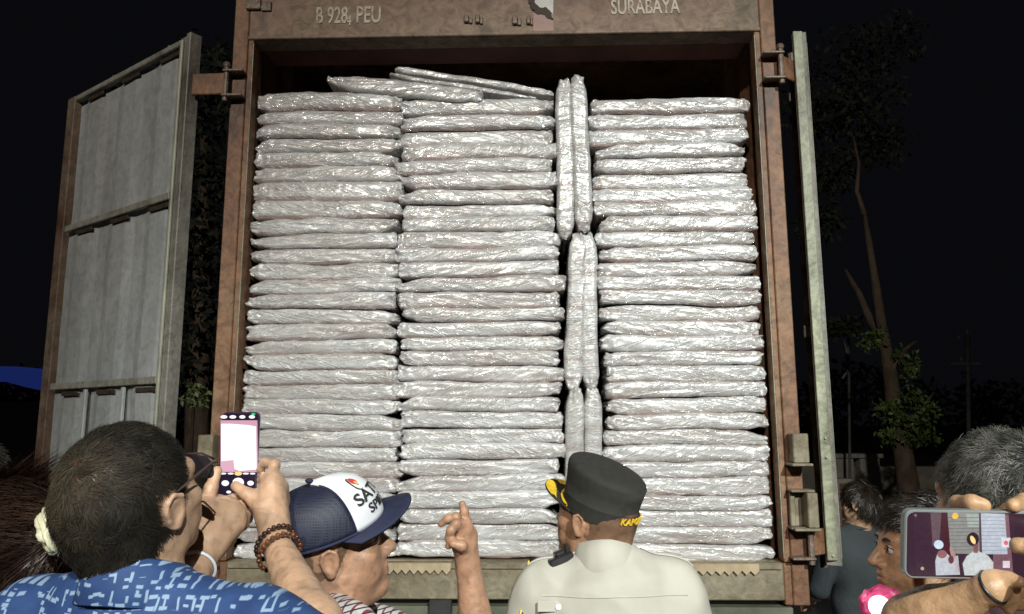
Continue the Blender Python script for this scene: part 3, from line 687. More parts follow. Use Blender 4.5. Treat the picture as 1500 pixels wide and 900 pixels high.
def legs(root, B, mat, shoe, side=(0, 0)):
    S = SDF(.012); M = B.M; hip = B(0, 0, -.54); S.ell(hip, (.165, .125, .12), M, .05)
    for s in (-1, 1):
        a = B(s*.085, 0, -.58); f = B(s*.10, .02, 0); f = np.array([f[0]+side[0], f[1]+side[1], .09]); kn = (a+f)/2+M@np.array([0, .02, 0])
        S.cap(a, kn, .088, .062, .05); S.cap(kn, f, .062, .052, .03)
        T = SDF(.009); g = np.array([f[0], f[1], .045]); T.cap(g+M@np.array([0, -.05, 0]), g+M@np.array([0, .15, -.01]), .042, .034, .02); T.cap(g, g+np.array([0, 0, .06]), .045, .045, .03); T.cut((0, 0, .004), (0, 0, 1))
        v, q = T.mesh(); put('shoe', v, q, shoe, root, True)
    v, q = S.mesh(); v = wrinkle(v, q, .006, 6, (1, 1, .6)); put('trousers', v, q, mat, root, True)
def collar(root, C, M, rx, ry, hgt, fold, gap, mat, drop=.0, n=64, tilt=0.0):
    """turned-down shirt collar: stand then fall, open at the front (+y)"""
    prof = [(.95, -.012), (.955, hgt*.5), (.93, hgt), (.95, hgt+.004), (1.0, hgt+.002), (1.12, hgt*.45), (1.27, hgt-fold), (1.24, hgt-fold-.002), (1.07, hgt*.35), (.99, hgt-.004), (.985, -.012)]
    V = []; 
    for i in range(n+1):
        t = gap+(2*math.pi-2*gap)*i/n; a = t; front = max(0, math.cos(a))
        for r, z in prof:
            zz = z+(-.014*front if z > hgt*.9 else -.035*front**2*(r > 1.05)); w = .004*float(vnoise(np.array([a*3, z*40, 1.0]), 3))
            V.append(C+M@np.array([math.sin(a)*rx*(r+w*8*0)+w, math.cos(a)*ry*r+w, zz+math.cos(a)*tilt]))
    F = grid_faces(n+1, len(prof), wrap_v=True); m = len(prof); F += [tuple(range(m)), tuple(n*m+j for j in range(m))[::-1]]
    return put('collar', V, F, mat, root, True)
def strands(root, V, Q, H, mask, flow, L, n, width, mat, seed=1, lift=.3, curl=.35, name='hair', seg=3, clump=90, nz=(0, 0, 0), out=0.0, tf=None):
    """short hair as thousands of thin blades rooted in the scalp of the head mesh"""
    rg = np.random.RandomState(seed); hv = H.inv(V); fc = hv[Q].mean(1); ok = mask(fc) > 0
    Qs = Q[ok]; w = mask(hv[Qs].mean(1)); w = w/w.sum(); pick = rg.choice(len(Qs), n, p=w); u = rg.rand(n, 2)
    q = V[Qs[pick]]; p = (q[:, 0]*((1-u[:, :1])*(1-u[:, 1:]))+q[:, 1]*(u[:, :1]*(1-u[:, 1:]))+q[:, 2]*(u[:, :1]*u[:, 1:])+q[:, 3]*((1-u[:, :1])*u[:, 1:]))
    nn = vnormals(V, Q); nr = nn[Qs[pick, 0]]; hl = H.inv(p); fl = flow(hl)@H.M.T
    fl = fl-nr*(fl*nr).sum(1)[:, None]; fl /= np.linalg.norm(fl, axis=1)[:, None]+1e-9
    cn = np.stack([vnoise(hl*clump, 3), vnoise(hl*clump, 4), vnoise(hl*clump, 5)], 1); d = fl+curl*2*cn+curl*.6*rg.randn(n, 3); d = d-nr*(d*nr).sum(1)[:, None]; d /= np.linalg.norm(d, axis=1)[:, None]+1e-9
    ln = L*rg.uniform(.5, 1.15, n)[:, None]; p = p+nr*(out*rg.rand(n)[:, None])-nr*.001
    wd = np.cross(d, nr)*.7+.5*rg.randn(n, 3)*.5; wd /= np.linalg.norm(wd, axis=1)[:, None]+1e-9
    Vs = []; bend = cn[:, ::-1]
    for i in range(seg+1):
        t = i/seg; c = p+d*ln*t+nr*ln*lift*(t-.45*t*t)+bend*ln*.22*t*t; ww = width*(1-.75*t)
        Vs += [c-wd*ww/2, c+wd*ww/2]
    A = np.stack(Vs, 1).reshape(-1, 3); m = 2*(seg+1); base = np.arange(n)[:, None]*m
    F = np.concatenate([base+np.array([[2*i, 2*i+1, 2*i+3, 2*i+2]]) for i in range(seg)])
    tn = None
    if tf is not None: tn = np.repeat(tf(hl)*(.75+.5*rg.rand(n))[:, None], m, 0)
    return put(name, A, F, mat, root, False, tint=tn)
# ---------------------------------------------------------------- people materials
def skin(name, c, dark=.7): return pmat(name, [tuple(x*dark for x in c), c, tuple(min(1, x*1.12) for x in c)], scale=48, rough=.45, rr=.1, bump=.35, bscale=260, dist=.002, tint=True, sss=.12)
m_skin_a = skin('light brown skin', (.50, .315, .205)); m_skin_b = skin('ruddy brown skin', (.38, .215, .135)); m_skin_c = skin('golden brown skin', (.46, .285, .16)); m_skin_d = skin('deep brown skin', (.36, .20, .12))
m_hair_b = pmat('black hair', [(.010, .008, .006), (.03, .022, .016)], scale=30, rough=.38, bump=0, rr=.1)
m_hair_s = pmat('dark hair turning brown', [(.010, .009, .007), (.020, .017, .012), (.035, .028, .019)], scale=18, rough=.62, bump=0, rr=.1, tint=True, spec=.25)
m_hair_g = pmat('greying hair', [(.02, .02, .018), (.06, .06, .05), (.17, .17, .15)], scale=26, rough=.45, bump=0, rr=.1)
m_hair_r = pmat('dark auburn hair', [(.018, .008, .005), (.03, .015, .010), (.055, .030, .02)], scale=12, rough=.42, bump=0, rr=.1)
m_navy = pmat('navy cotton', [(.009, .013, .038), (.015, .020, .058)], scale=60, rough=.8, bump=.25, bscale=500, dist=.001)
m_capw = pmat('white cap front', [(.66, .68, .72), (.74, .76, .79)], scale=20, rough=.7, bump=.15, bscale=400, dist=.001)
def mesh_mat():
    m, nt, b = base_mat('navy cap mesh'); L = nt.links.new; tc = N(nt, 'ShaderNodeTexCoord')
    v = N(nt, 'ShaderNodeTexVoronoi', feature='DISTANCE_TO_EDGE'); v.inputs['Scale'].default_value = 190; v.inputs['Randomness'].default_value = .15; L(tc.outputs['Object'], v.inputs[0])
    r = N(nt, 'ShaderNodeValToRGB'); r.color_ramp.elements[0].position = .12; r.color_ramp.elements[0].color = (.016, .02, .045, 1); r.color_ramp.elements[1].position = .3; r.color_ramp.elements[1].color = (.004, .005, .010, 1)
    L(v.outputs[0], r.inputs[0]); L(r.outputs[0], b.inputs['Base Color']); b.inputs['Roughness'].default_value = .6
    bm = N(nt, 'ShaderNodeBump'); bm.inputs['Strength'].default_value = .6; bm.inputs['Distance'].default_value = .001; bm.invert = True; L(v.outputs[0], bm.inputs['Height']); L(bm.outputs[0], b.inputs['Normal']); return m
m_mesh = mesh_mat()
m_ink = pmat('black print', [(.012, .012, .014), (.03, .03, .03)], rough=.6, bump=0)
m_logo_r = pmat('red print', [(.5, .03, .03), (.6, .06, .05)], rough=.6, bump=0); m_logo_y = pmat('orange print', [(.8, .35, .05), (.85, .5, .1)], rough=.6, bump=0)
m_uni = pmat('cream uniform cloth', [(.41, .40, .345), (.47, .46, .40)], scale=14, rough=.8, bump=.25, bscale=420, dist=.0012)
m_hat = pmat('blackish green hat felt', [(.015, .016, .013), (.026, .026, .021)], scale=60, rough=.85, bump=.35, bscale=600, dist=.001)
m_yel = pmat('yellow embroidery', [(.62, .36, .02), (.85, .60, .04)], scale=90, rough=.5, bump=.8, bscale=260, dist=.002)
m_strap = pmat('black shiny strap', [(.01, .01, .012), (.02, .02, .02)], rough=.3)
m_plastic = pmat('black plastic', [(.012, .012, .013), (.02, .02, .022)], scale=20, rough=.35)
m_trou = pmat('dark trousers', [(.02, .02, .022), (.035, .033, .03)], scale=8, rough=.85)
m_shoe = pmat('black shoe leather', [(.01, .01, .01), (.02, .018, .016)], rough=.35)
def tile_nodes(nt, sx, sy, src):
    L = nt.links.new; sp_ = N(nt, 'ShaderNodeSeparateXYZ'); L(src, sp_.inputs[0])
    return sp_
def batik():
    m, nt, b = base_mat('blue batik shirt with white dashes'); L = nt.links.new; tc = N(nt, 'ShaderNodeTexCoord')
    wz = N(nt, 'ShaderNodeTexNoise'); wz.inputs['Scale'].default_value = 16; L(tc.outputs['Object'], wz.inputs[0])
    wm = N(nt, 'ShaderNodeVectorMath', operation='MULTIPLY_ADD'); wm.inputs[1].default_value = (.016,)*3; L(wz.outputs['Color'], wm.inputs[0]); L(tc.outputs['Object'], wm.inputs[2])
    def layer(cw, ch, dx, dy, w, h, thr, seed):
        mp = N(nt, 'ShaderNodeMapping'); mp.inputs['Location'].default_value = (dx, .37*seed, dy); mp.inputs['Scale'].default_value = (1/cw, .0001, 1/ch); mp.inputs['Rotation'].default_value = (.55, 0, 0); L(wm.outputs[0], mp.inputs[0])
        fr = N(nt, 'ShaderNodeVectorMath', operation='FRACTION'); L(mp.outputs[0], fr.inputs[0]); fl = N(nt, 'ShaderNodeVectorMath', operation='FLOOR'); L(mp.outputs[0], fl.inputs[0])
        wn_ = N(nt, 'ShaderNodeTexWhiteNoise'); L(fl.outputs[0], wn_.inputs[0]); s = N(nt, 'ShaderNodeSeparateXYZ'); L(fr.outputs[0], s.inputs[0])
        def inside(o, wid):
            a = N(nt, 'ShaderNodeMath', operation='SUBTRACT'); a.inputs[1].default_value = .5; L(o, a.inputs[0]); c = N(nt, 'ShaderNodeMath', operation='ABSOLUTE'); L(a.outputs[0], c.inputs[0])
            r = N(nt, 'ShaderNodeMapRange'); r.inputs[1].default_value = wid/2; r.inputs[2].default_value = wid/2+.09; r.inputs[3].default_value = 1; r.inputs[4].default_value = 0; L(c.outputs[0], r.inputs[0]); return r.outputs[0]
        g = N(nt, 'ShaderNodeMath', operation='GREATER_THAN'); g.inputs[1].default_value = thr; L(wn_.outputs[0], g.inputs[0])
        x = N(nt, 'ShaderNodeMath', operation='MULTIPLY'); L(inside(s.outputs[0], w), x.inputs[0]); L(inside(s.outputs[2], h), x.inputs[1])
        y = N(nt, 'ShaderNodeMath', operation='MULTIPLY'); L(x.outputs[0], y.inputs[0]); L(g.outputs[0], y.inputs[1]); return y.outputs[0]
    ls = [layer(.017, .010, .1, .0, .55, .26, .58, 1), layer(.010, .019, .4, .3, .22, .5, .74, 2), layer(.015, .008, .7, .55, .35, .3, .70, 3)]
    a = N(nt, 'ShaderNodeMath', operation='MAXIMUM'); L(ls[0], a.inputs[0]); L(ls[1], a.inputs[1]); c = N(nt, 'ShaderNodeMath', operation='MAXIMUM'); L(a.outputs[0], c.inputs[0]); L(ls[2], c.inputs[1])
    n = N(nt, 'ShaderNodeTexNoise'); n.inputs['Scale'].default_value = 24; L(tc.outputs['Object'], n.inputs[0]); r = N(nt, 'ShaderNodeValToRGB'); r.color_ramp.elements[0].position = .3; r.color_ramp.elements[0].color = (.014, .04, .14, 1); r.color_ramp.elements[1].position = .7; r.color_ramp.elements[1].color = (.026, .072, .21, 1); L(n.outputs[0], r.inputs[0])
    mx = N(nt, 'ShaderNodeMixRGB'); mx.inputs[2].default_value = (.26, .37, .52, 1); L(c.outputs[0], mx.inputs[0]); L(r.outputs[0], mx.inputs[1]); L(mx.outputs[0], b.inputs['Base Color']); b.inputs['Roughness'].default_value = .75; return m
def checks():
    m, nt, b = base_mat('white shirt with thin dark red and black checks'); L = nt.links.new; tc = N(nt, 'ShaderNodeTexCoord'); s = N(nt, 'ShaderNodeSeparateXYZ')
    mp = N(nt, 'ShaderNodeMapping'); mp.inputs['Rotation'].default_value = (.25, .35, .3); L(tc.outputs['Object'], mp.inputs[0]); L(mp.outputs[0], s.inputs[0]); out = []
    for ax, per, w in ((0, .0125, .24), (2, .0115, .24)):
        d = N(nt, 'ShaderNodeMath', operation='DIVIDE'); d.inputs[1].default_value = per; L(s.outputs[ax], d.inputs[0]); f = N(nt, 'ShaderNodeMath', operation='FRACT'); L(d.outputs[0], f.inputs[0])
        g = N(nt, 'ShaderNodeMath', operation='LESS_THAN'); g.inputs[1].default_value = w; L(f.outputs[0], g.inputs[0]); out.append(g.outputs[0])
    m1 = N(nt, 'ShaderNodeMixRGB'); m1.inputs[1].default_value = (.62, .60, .58, 1); m1.inputs[2].default_value = (.26, .05, .07, 1); L(out[0], m1.inputs[0])
    m2 = N(nt, 'ShaderNodeMixRGB'); m2.inputs[2].default_value = (.03, .025, .04, 1); L(m1.outputs[0], m2.inputs[1]); L(out[1], m2.inputs[0]); L(m2.outputs[0], b.inputs['Base Color']); b.inputs['Roughness'].default_value = .8; return m
m_batik = batik(); m_check = checks()
m_mar = pmat('dark maroon cloth', [(.03, .012, .016), (.06, .025, .03)], scale=14, rough=.85, bump=.3, bscale=60)
m_jack = pmat('dark blue grey jacket', [(.022, .028, .032), (.04, .05, .055)], scale=8, rough=.85, bump=.3, bscale=60)
m_lblue = pmat('pale blue cloth', [(.38, .45, .54), (.48, .54, .62)], scale=10, rough=.85, bump=.3, bscale=60)
m_mint = pmat('mint green cloth', [(.42, .55, .46), (.5, .62, .52)], scale=10, rough=.85)
m_denim = pmat('washed denim blue cloth', [(.07, .11, .18), (.16, .21, .30)], scale=14, rough=.85, bump=.3, bscale=90)
m_cream = pmat('cream white sleeve', [(.5, .52, .45), (.6, .61, .54)], scale=10, rough=.85, bump=.3, bscale=70)
m_scr = pmat('cream satin scrunchie', [(.48, .46, .30), (.60, .58, .42)], scale=20, rough=.45, bump=.2)
m_eyew = pmat('eye white', [(.6, .56, .52), (.65, .62, .58)], rough=.15, bump=0); m_iris = pmat('dark iris', [(.01, .007, .005), (.02, .012, .008)], rough=.1, bump=0)
m_lens = pmat('smoky spectacle lens', [(.03, .025, .03), (.05, .045, .05)], rough=.08, bump=0); m_lensf = pmat('dark spectacle rim', [(.05, .03, .03), (.10, .06, .06)], rough=.25, bump=0)
# ================================================================ people
UPZ = np.array([0, 0, 1.])
def lerp(a, b, t): return np.asarray(a)+(np.asarray(b)-np.asarray(a))*t
def scalp(zf, zb, yf=.075, ear=True):
    """hair-bearing part of the head: above a line running from the forehead zf to the nape zb"""
    def f(p):
        line = np.where(p[:, 1] > -.005, zf+(0-zf)*np.clip((.075-p[:, 1])/.08, 0, 1)*0+np.where(np.abs(p[:, 0]) > .055, np.clip((.05-p[:, 1])/.05, 0, 1)*(-.03-zf)*1.0, 0), zb+(-.03-zb)*np.clip((p[:, 1]+.09)/.085, 0, 1))
        ok = (p[:, 2] > line) & (p[:, 1] < yf)
        if ear: ok &= ~((np.abs(p[:, 0]) > .074) & (p[:, 1] > -.042) & (p[:, 1] < .02) & (p[:, 2] < .028))
        return ok.astype(float)
    return f
def crown_flow(p):
    c = np.array([0, -.07, .085]); d = p-c; return d+np.array([0, .02, -.02])
def eyes(root, H, brow_mat=m_hair_b, sides=(-1, 1)):
    for s in sides:
        b = MB(); b.ball(H(s*.032, .0745, .002), .0123*H.k, 8); e = b.build('eye', m_eyew, root, True)
        b = MB(); b.ball(H(s*.032, .0815, .002), .0066*H.k, 7); b.build('iris', m_iris, e, True)
        b = MB(); b.tube([H(s*.014, .088, .020), H(s*.03, .089, .0255), H(s*.05, .076, .020)], [.0022, .0036, .0014], 6); b.build('eyebrow', brow_mat, root, True)
        b = MB(); b.tube([H(s*.018, .083, .006), H(s*.031, .0885, .0098), H(s*.047, .078, .004)], [.0008, .0016, .0008], 6); b.build('eyelash', brow_mat, root, True)
def paint(V, H, hairline=None, hair=(.16, .12, .10), buzz=None, lips=True):
    """skin tint: hair roots, lips, ears"""
    p = H.inv(V); t = np.ones((len(V), 3))
    if hairline is not None:
        m = hairline(p)*(np.linalg.norm(p, axis=1) < .17); t = t*(1-m[:, None])+np.array(hair)*m[:, None]
    if buzz is not None:
        m = buzz(p)*(np.linalg.norm(p, axis=1) < .17); t = t*(1-m[:, None]*.62)
    if lips:
        q = ((p-np.array([0, .096, -.0625]))/np.array([.024, .016, .011])); m = np.clip(1.6-np.linalg.norm(q, axis=1)*1.2, 0, 1)[:, None]; t = t*(1-m)+t*m*np.array([.95, .62, .60])
    t *= (1+.06*vnoise(p*60, 4))[:, None]
    return t
def finish(root, S, H, mat, **kw):
    V, Q = S.mesh(); n = vnormals(V, Q); V = V+n*(.0006*vnoise(V*120, 2))[:, None]
    put('body', V, Q, mat, root, True, tint=paint(V, H, **kw)); return V, Q
def shirt(root, B, mat, sleeves=(), off=.010, name='shirt', h=.006, amp=.0045, cuts=(), belly=1.0, sw=.18, extra=None):
    S = SDF(h); torso_sdf(S, B, off, sw, belly=belly)
    for sh, el, t, r in sleeves: e = lerp(sh, el, t); S.cap(sh, e, r, r*.92, .03)
    if extra: extra(S)
    for o, n in cuts: S.cut(o, n)
    V, Q = S.mesh(); V = wrinkle(V, Q, amp, 7, (1, 1, .55), seed=int(abs(B.o[0])*100)); return put(name, V, Q, mat, root, True)

# ---- A: man in blue batik filming with a phone -------------------------------------------
def man_blue():
    hc = W(198, 731, 1.05); H = Frame(hc, Rz(-.27)@Rx(.38)@Ry(.03), .94)
    B = Frame(W(212, 925, 1.035), Rz(-.22)); root = thing('person', (B.o[0], B.o[1], 0), 'man in blue patterned shirt, short dark hair, seen from behind, holding up a phone', 'person')
    S = SDF(.0032); neck = B(0, -.01, .03); head_sdf(S, H, True, neck, .060)
    rs = B(.19, 0, -.02); ls = B(-.19, 0, -.02)
    # right arm and hand
    rw = W(402, 792, 1.30); re = W(492, 985, .99); S.cap(neck, rs, .05, .05, .04); S.cap(neck, ls, .05, .05, .04)
    arm_sdf(S, rs, re, rw, .92)
    d = 1.36
    thumb = [W(386, 745, 1.335), W(362, 724, 1.345), W(345, 712, 1.355)]
    idx = [W(398, 702, 1.37), W(402, 682, 1.39), W(388, 678, 1.41), W(381, 688, 1.415)]
    mid = [W(408, 715, 1.38), W(405, 702, 1.40), W(388, 700, 1.415), W(381, 704, 1.425)]
    rng = [W(410, 732, 1.385), W(400, 722, 1.405), W(385, 718, 1.42), W(378, 720, 1.43)]
    pin = [W(408, 748, 1.38), W(398, 740, 1.41), W(384, 734, 1.425), W(376, 733, 1.43)]
    hand_sdf(S, rw, [thumb, idx, mid, rng, pin], pr=.014, kr=.0135)
    S.cap(W(402, 770, 1.33), W(398, 715, 1.36), .021, .019, .02); S.cap(W(395, 758, 1.33), W(384, 735, 1.345), .018, .015, .02)
    # left hand cupped under the phone
    lw = W(296, 815, 1.24); le = W(228, 950, 1.03); arm_sdf(S, ls, le, lw, .92)
    th = [W(300, 745, 1.29), W(309, 715, 1.31), W(318, 690, 1.325)]
    f1 = [W(318, 738, 1.33), W(340, 732, 1.36), W(352, 728, 1.40), W(356, 716, 1.425)]
    f2 = [W(334, 744, 1.32), W(352, 742, 1.35), W(366, 735, 1.39), W(370, 722, 1.42)]
    f3 = [W(344, 756, 1.31), W(358, 756, 1.34), W(366, 748, 1.38), W(368, 735, 1.41)]
    f4 = [W(344, 770, 1.30), W(356, 768, 1.33), W(362, 760, 1.36), W(362, 748, 1.39)]
    hand_sdf(S, lw, [th, f1, f2, f3, f4], kr=.0135)
    S.cap(W(304, 795, 1.26), W(326, 752, 1.31), .024, .022, .02); S.cap(W(300, 790, 1.26), W(301, 748, 1.285), .019, .015, .02); S.cap(W(315, 790, 1.27), W(338, 764, 1.31), .020, .018, .02)
    hl = scalp(.045, -.068)
    V, Q = finish(root, S, H, m_skin_a, hairline=hl, hair=(.14, .11, .09))
    def dens(p):
        m = hl(p); c = np.linalg.norm(p-np.array([.0, -.085, .07]), axis=1); return m*(1-.45*np.exp(-(c/.03)**2))
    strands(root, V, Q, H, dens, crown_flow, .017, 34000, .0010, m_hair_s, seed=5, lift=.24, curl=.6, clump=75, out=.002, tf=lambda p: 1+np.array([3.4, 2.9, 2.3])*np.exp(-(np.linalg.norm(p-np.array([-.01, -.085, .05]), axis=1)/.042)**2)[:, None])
    eyes(root, H)
    # spectacles
    b = MB()
    for s in (-1, 1):
        b.tube([H(s*.082, -.005, .018), H(s*.078, .04, .020), H(s*.070, .098, .020)], .0018, 6)
    b.tube([H(-.07, .1, .022), H(-.035, .113, .025), H(0, .116, .021), H(.035, .113, .025), H(.07, .1, .022)], .0018, 6)
    g = b.build('spectacles', m_lensf, root, True)
    for s in (-1, 1):
        V2 = []; n = 20
        for k in range(n):
            t = 2*math.pi*k/n; x = s*.036+.027*math.copysign(abs(math.cos(t))**.7, math.cos(t)); z = .005+.020*math.copysign(abs(math.sin(t))**.7, math.sin(t))
            V2 += [H(x, .112-abs(x)*.18, z), H(x, .1135-abs(x)*.18, z)]
        F = [tuple(range(0, 2*n, 2)), tuple(range(1, 2*n, 2))[::-1]]+[(2*i, 2*((i+1) % n), 2*((i+1) % n)+1, 2*i+1) for i in range(n)]
        put('lens', V2, F, m_lens, g)
    shirt(root, B, m_batik, [(rs, re, .72, .066), (ls, le, .75, .066)], off=.012, h=.005, amp=.005)
    collar(root, B(0, -.004, .066), B.M@Rx(-.12), .068, .074, .024, .056, .35, m_batik, tilt=-.012)
    # bead bracelets
    ax = (re-rw)/np.linalg.norm(re-rw); u = np.cross(ax, UPZ); u /= np.linalg.norm(u); v = np.cross(ax, u)
    m_bead = pmat('dark brown beads', [(.02, .008, .006), (.06, .02, .012)], rough=.2, bump=0, scale=60, coat=.6)
    m_bead2 = pmat('reddish wooden beads', [(.03, .01, .008), (.22, .07, .02)], rough=.2, bump=0, scale=45, coat=.6)
    for t, rr, tl, mt in ((.008, .034, .35, m_bead), (.042, .036, .25, m_bead2)):
        c = rw+ax*t; b = MB(); n = 24; a2 = ax+u*0
        for k in range(n):
            a = 2*math.pi*k/n; q = c+(u*math.cos(a)+v*math.sin(a))*rr+ax*tl*.03*math.cos(a+.6); b.ball(q, .0047, 5)
        b.tube([c+(u*math.cos(a)+v*math.sin(a))*rr+ax*tl*.03*math.cos(a+.6) for a in np.linspace(0, 2*math.pi, 30)], .001, 4, False)
        b.build('bead_bracelet', mt, root, True)
    b = MB(); ax2 = (le-lw)/np.linalg.norm(le-lw); u = np.cross(ax2, UPZ); u /= np.linalg.norm(u); v = np.cross(ax2, u)
    b.tube([lw+ax2*.035+(u*math.cos(a)+v*math.sin(a))*.031 for a in np.linspace(0, 2*math.pi, 30)], .0028, 6, False); b.build('wrist_band', m_capw, root, True)
    legs(root, B, m_trou, m_shoe)
man_blue()

# ---- phones -------------------------------------------------------------------------------
def flat_poly(pts, n, name, mat, parent, t=.0003):
    pts = [np.asarray(p) for p in pts]; c = sum(pts)/len(pts); k = len(pts)
    V = [p for p in pts]+[p-n*t for p in pts]   # n points away from the viewer
    F = [tuple(range(k, 2*k)), tuple(range(k))[::-1]]+[(i, (i+1) % k, k+(i+1) % k, k+i) for i in range(k)]
    return put(name, V, F, mat, parent)
def rrect(cx, cy, w, h, r, n=6):
    out = []
    for sx, sy, a0 in ((1, 1, 0), (-1, 1, 90), (-1, -1, 180), (1, -1, 270)):
        for k in range(n+1):
            a = math.radians(a0+90*k/n); out.append((cx+sx*(w/2-r)+r*math.cos(a), cy+sy*(h/2-r)+r*math.sin(a)))
    return out
def phone_body(root, o, X, Z, w, h, t, r, mat, mat_s):
    n = np.cross(Z, X); n = -np.cross(X, Z); Yb = np.cross(Z, X)   # points away from the screen side
    if np.dot(Yb, o-CAM) < 0: Yb = -Yb
    V = []; ks = 0
    lay = [(0.0, -.0012), (.0012, 0), (t-.0012, 0), (t, -.0012)]
    for y, ins in lay:
        q = rrect(0, 0, w+2*ins, h+2*ins, r+ins); ks = len(q)
        V += [o+X*a+Z*b+Yb*y for a, b in q]
    F = [tuple(range(ks))[::-1], tuple(range(3*ks, 4*ks))]+[(l*ks+i, l*ks+(i+1) % ks, (l+1)*ks+(i+1) % ks, (l+1)*ks+i) for l in range(3) for i in range(ks)]
    body = put('case', V, F, mat, root)
    q = rrect(0, 0, w-.005, h-.005, r-.002); flat_poly([o+X*a+Z*b for a, b in q], Yb, 'screen', mat_s, root, .0004)
    b = MB()
    for k in range(3): c = o+X*(w*.28)+Z*(h*.40-k*.022)+Yb*t; b.tube([c, c+Yb*.002], .008, 14)
    b.build('camera_lens', m_lens, root)
    return Yb
def phone_left():
    o = W(350, 665, 1.42); Zp = UP*math.cos(.035)+RT*math.sin(.035)*0; X = W(378, 664, 1.425)-W(322, 664, 1.415); w = np.linalg.norm(X)*1.0; X /= np.linalg.norm(X)
    Z = W(350, 603, 1.425)-W(351, 727, 1.405); h = np.linalg.norm(Z); Z = Z/h; Z = Z-X*(X@Z); Z /= np.linalg.norm(Z)
    root = thing('phone', o, 'upright dark phone with glowing white picture, held by the man in blue shirt', 'phone')
    m_case = pmat('dark purple case', [(.03, .015, .03), (.06, .03, .05)], rough=.3, bump=0); m_off = emat('dark screen glass', (.018, .01, .03), 1)
    Yb = phone_body(root, o, X, Z, w, h, .009, .010, m_case, m_off); e1 = o-Yb*.0004
    q = lambda pts: [PL(u, v, o-Yb*.0009, Yb) for u, v in pts]
    q2 = lambda pts: [PL(u, v, o-Yb*.0013, Yb) for u, v in pts]
    q3 = lambda pts: [PL(u, v, o-Yb*.0017, Yb) for u, v in pts]
    mp_, mw_, my_, mg_, mr_ = emat('pink screen area', (.66, .36, .46)), emat('white screen area', (.98, .97, 1.0), 1.15), emat('yellow screen button', (1.0, .72, .25)), emat('green camera light', (.05, .65, .3)), emat('rosy screen area', (.75, .42, .55))
    flat_poly(q([(323, 616), (377, 616), (378, 692), (323, 692)]), Yb, 'screen_picture', mp_, root, .0002)
    flat_poly(q2([(324, 621), (338, 621), (350, 622), (364, 623), (375, 625), (376, 688), (351, 690), (324, 680)]), Yb, 'screen_picture', mw_, root, .0002)
    flat_poly(q3([(323, 676), (342, 674), (344, 690), (323, 690)]), Yb, 'screen_picture', mr_, root, .0002)
    for (u, v, a, b, m) in ((328, 611, 5, 2.5, mw_), (341, 611, 5, 2.5, mw_), (355, 611, 4.5, 2.5, mw_), (369, 611, 4.5, 2.5, mw_), (371, 607, 3, 1.6, mg_), (327, 694, 4.5, 1.3, mw_), (338, 694, 4.5, 1.3, mw_), (349, 694, 5.5, 3, my_), (360, 694, 4.5, 1.3, mw_), (370, 694, 4, 1.3, mw_), (330, 708, 5.5, 4.2, mw_), (367, 708, 4.8, 3.6, mw_), (349, 707, 8.5, 7, mw_), (335, 721, 3.5, 2, mw_), (349, 684, 6, 4, mw_)):
        flat_poly(q3([(u+a*math.cos(t), v+b*math.sin(t)) for t in np.linspace(0, 2*math.pi, 13)[:-1]]), Yb, 'screen_icon', m, root, .0003)
phone_left()
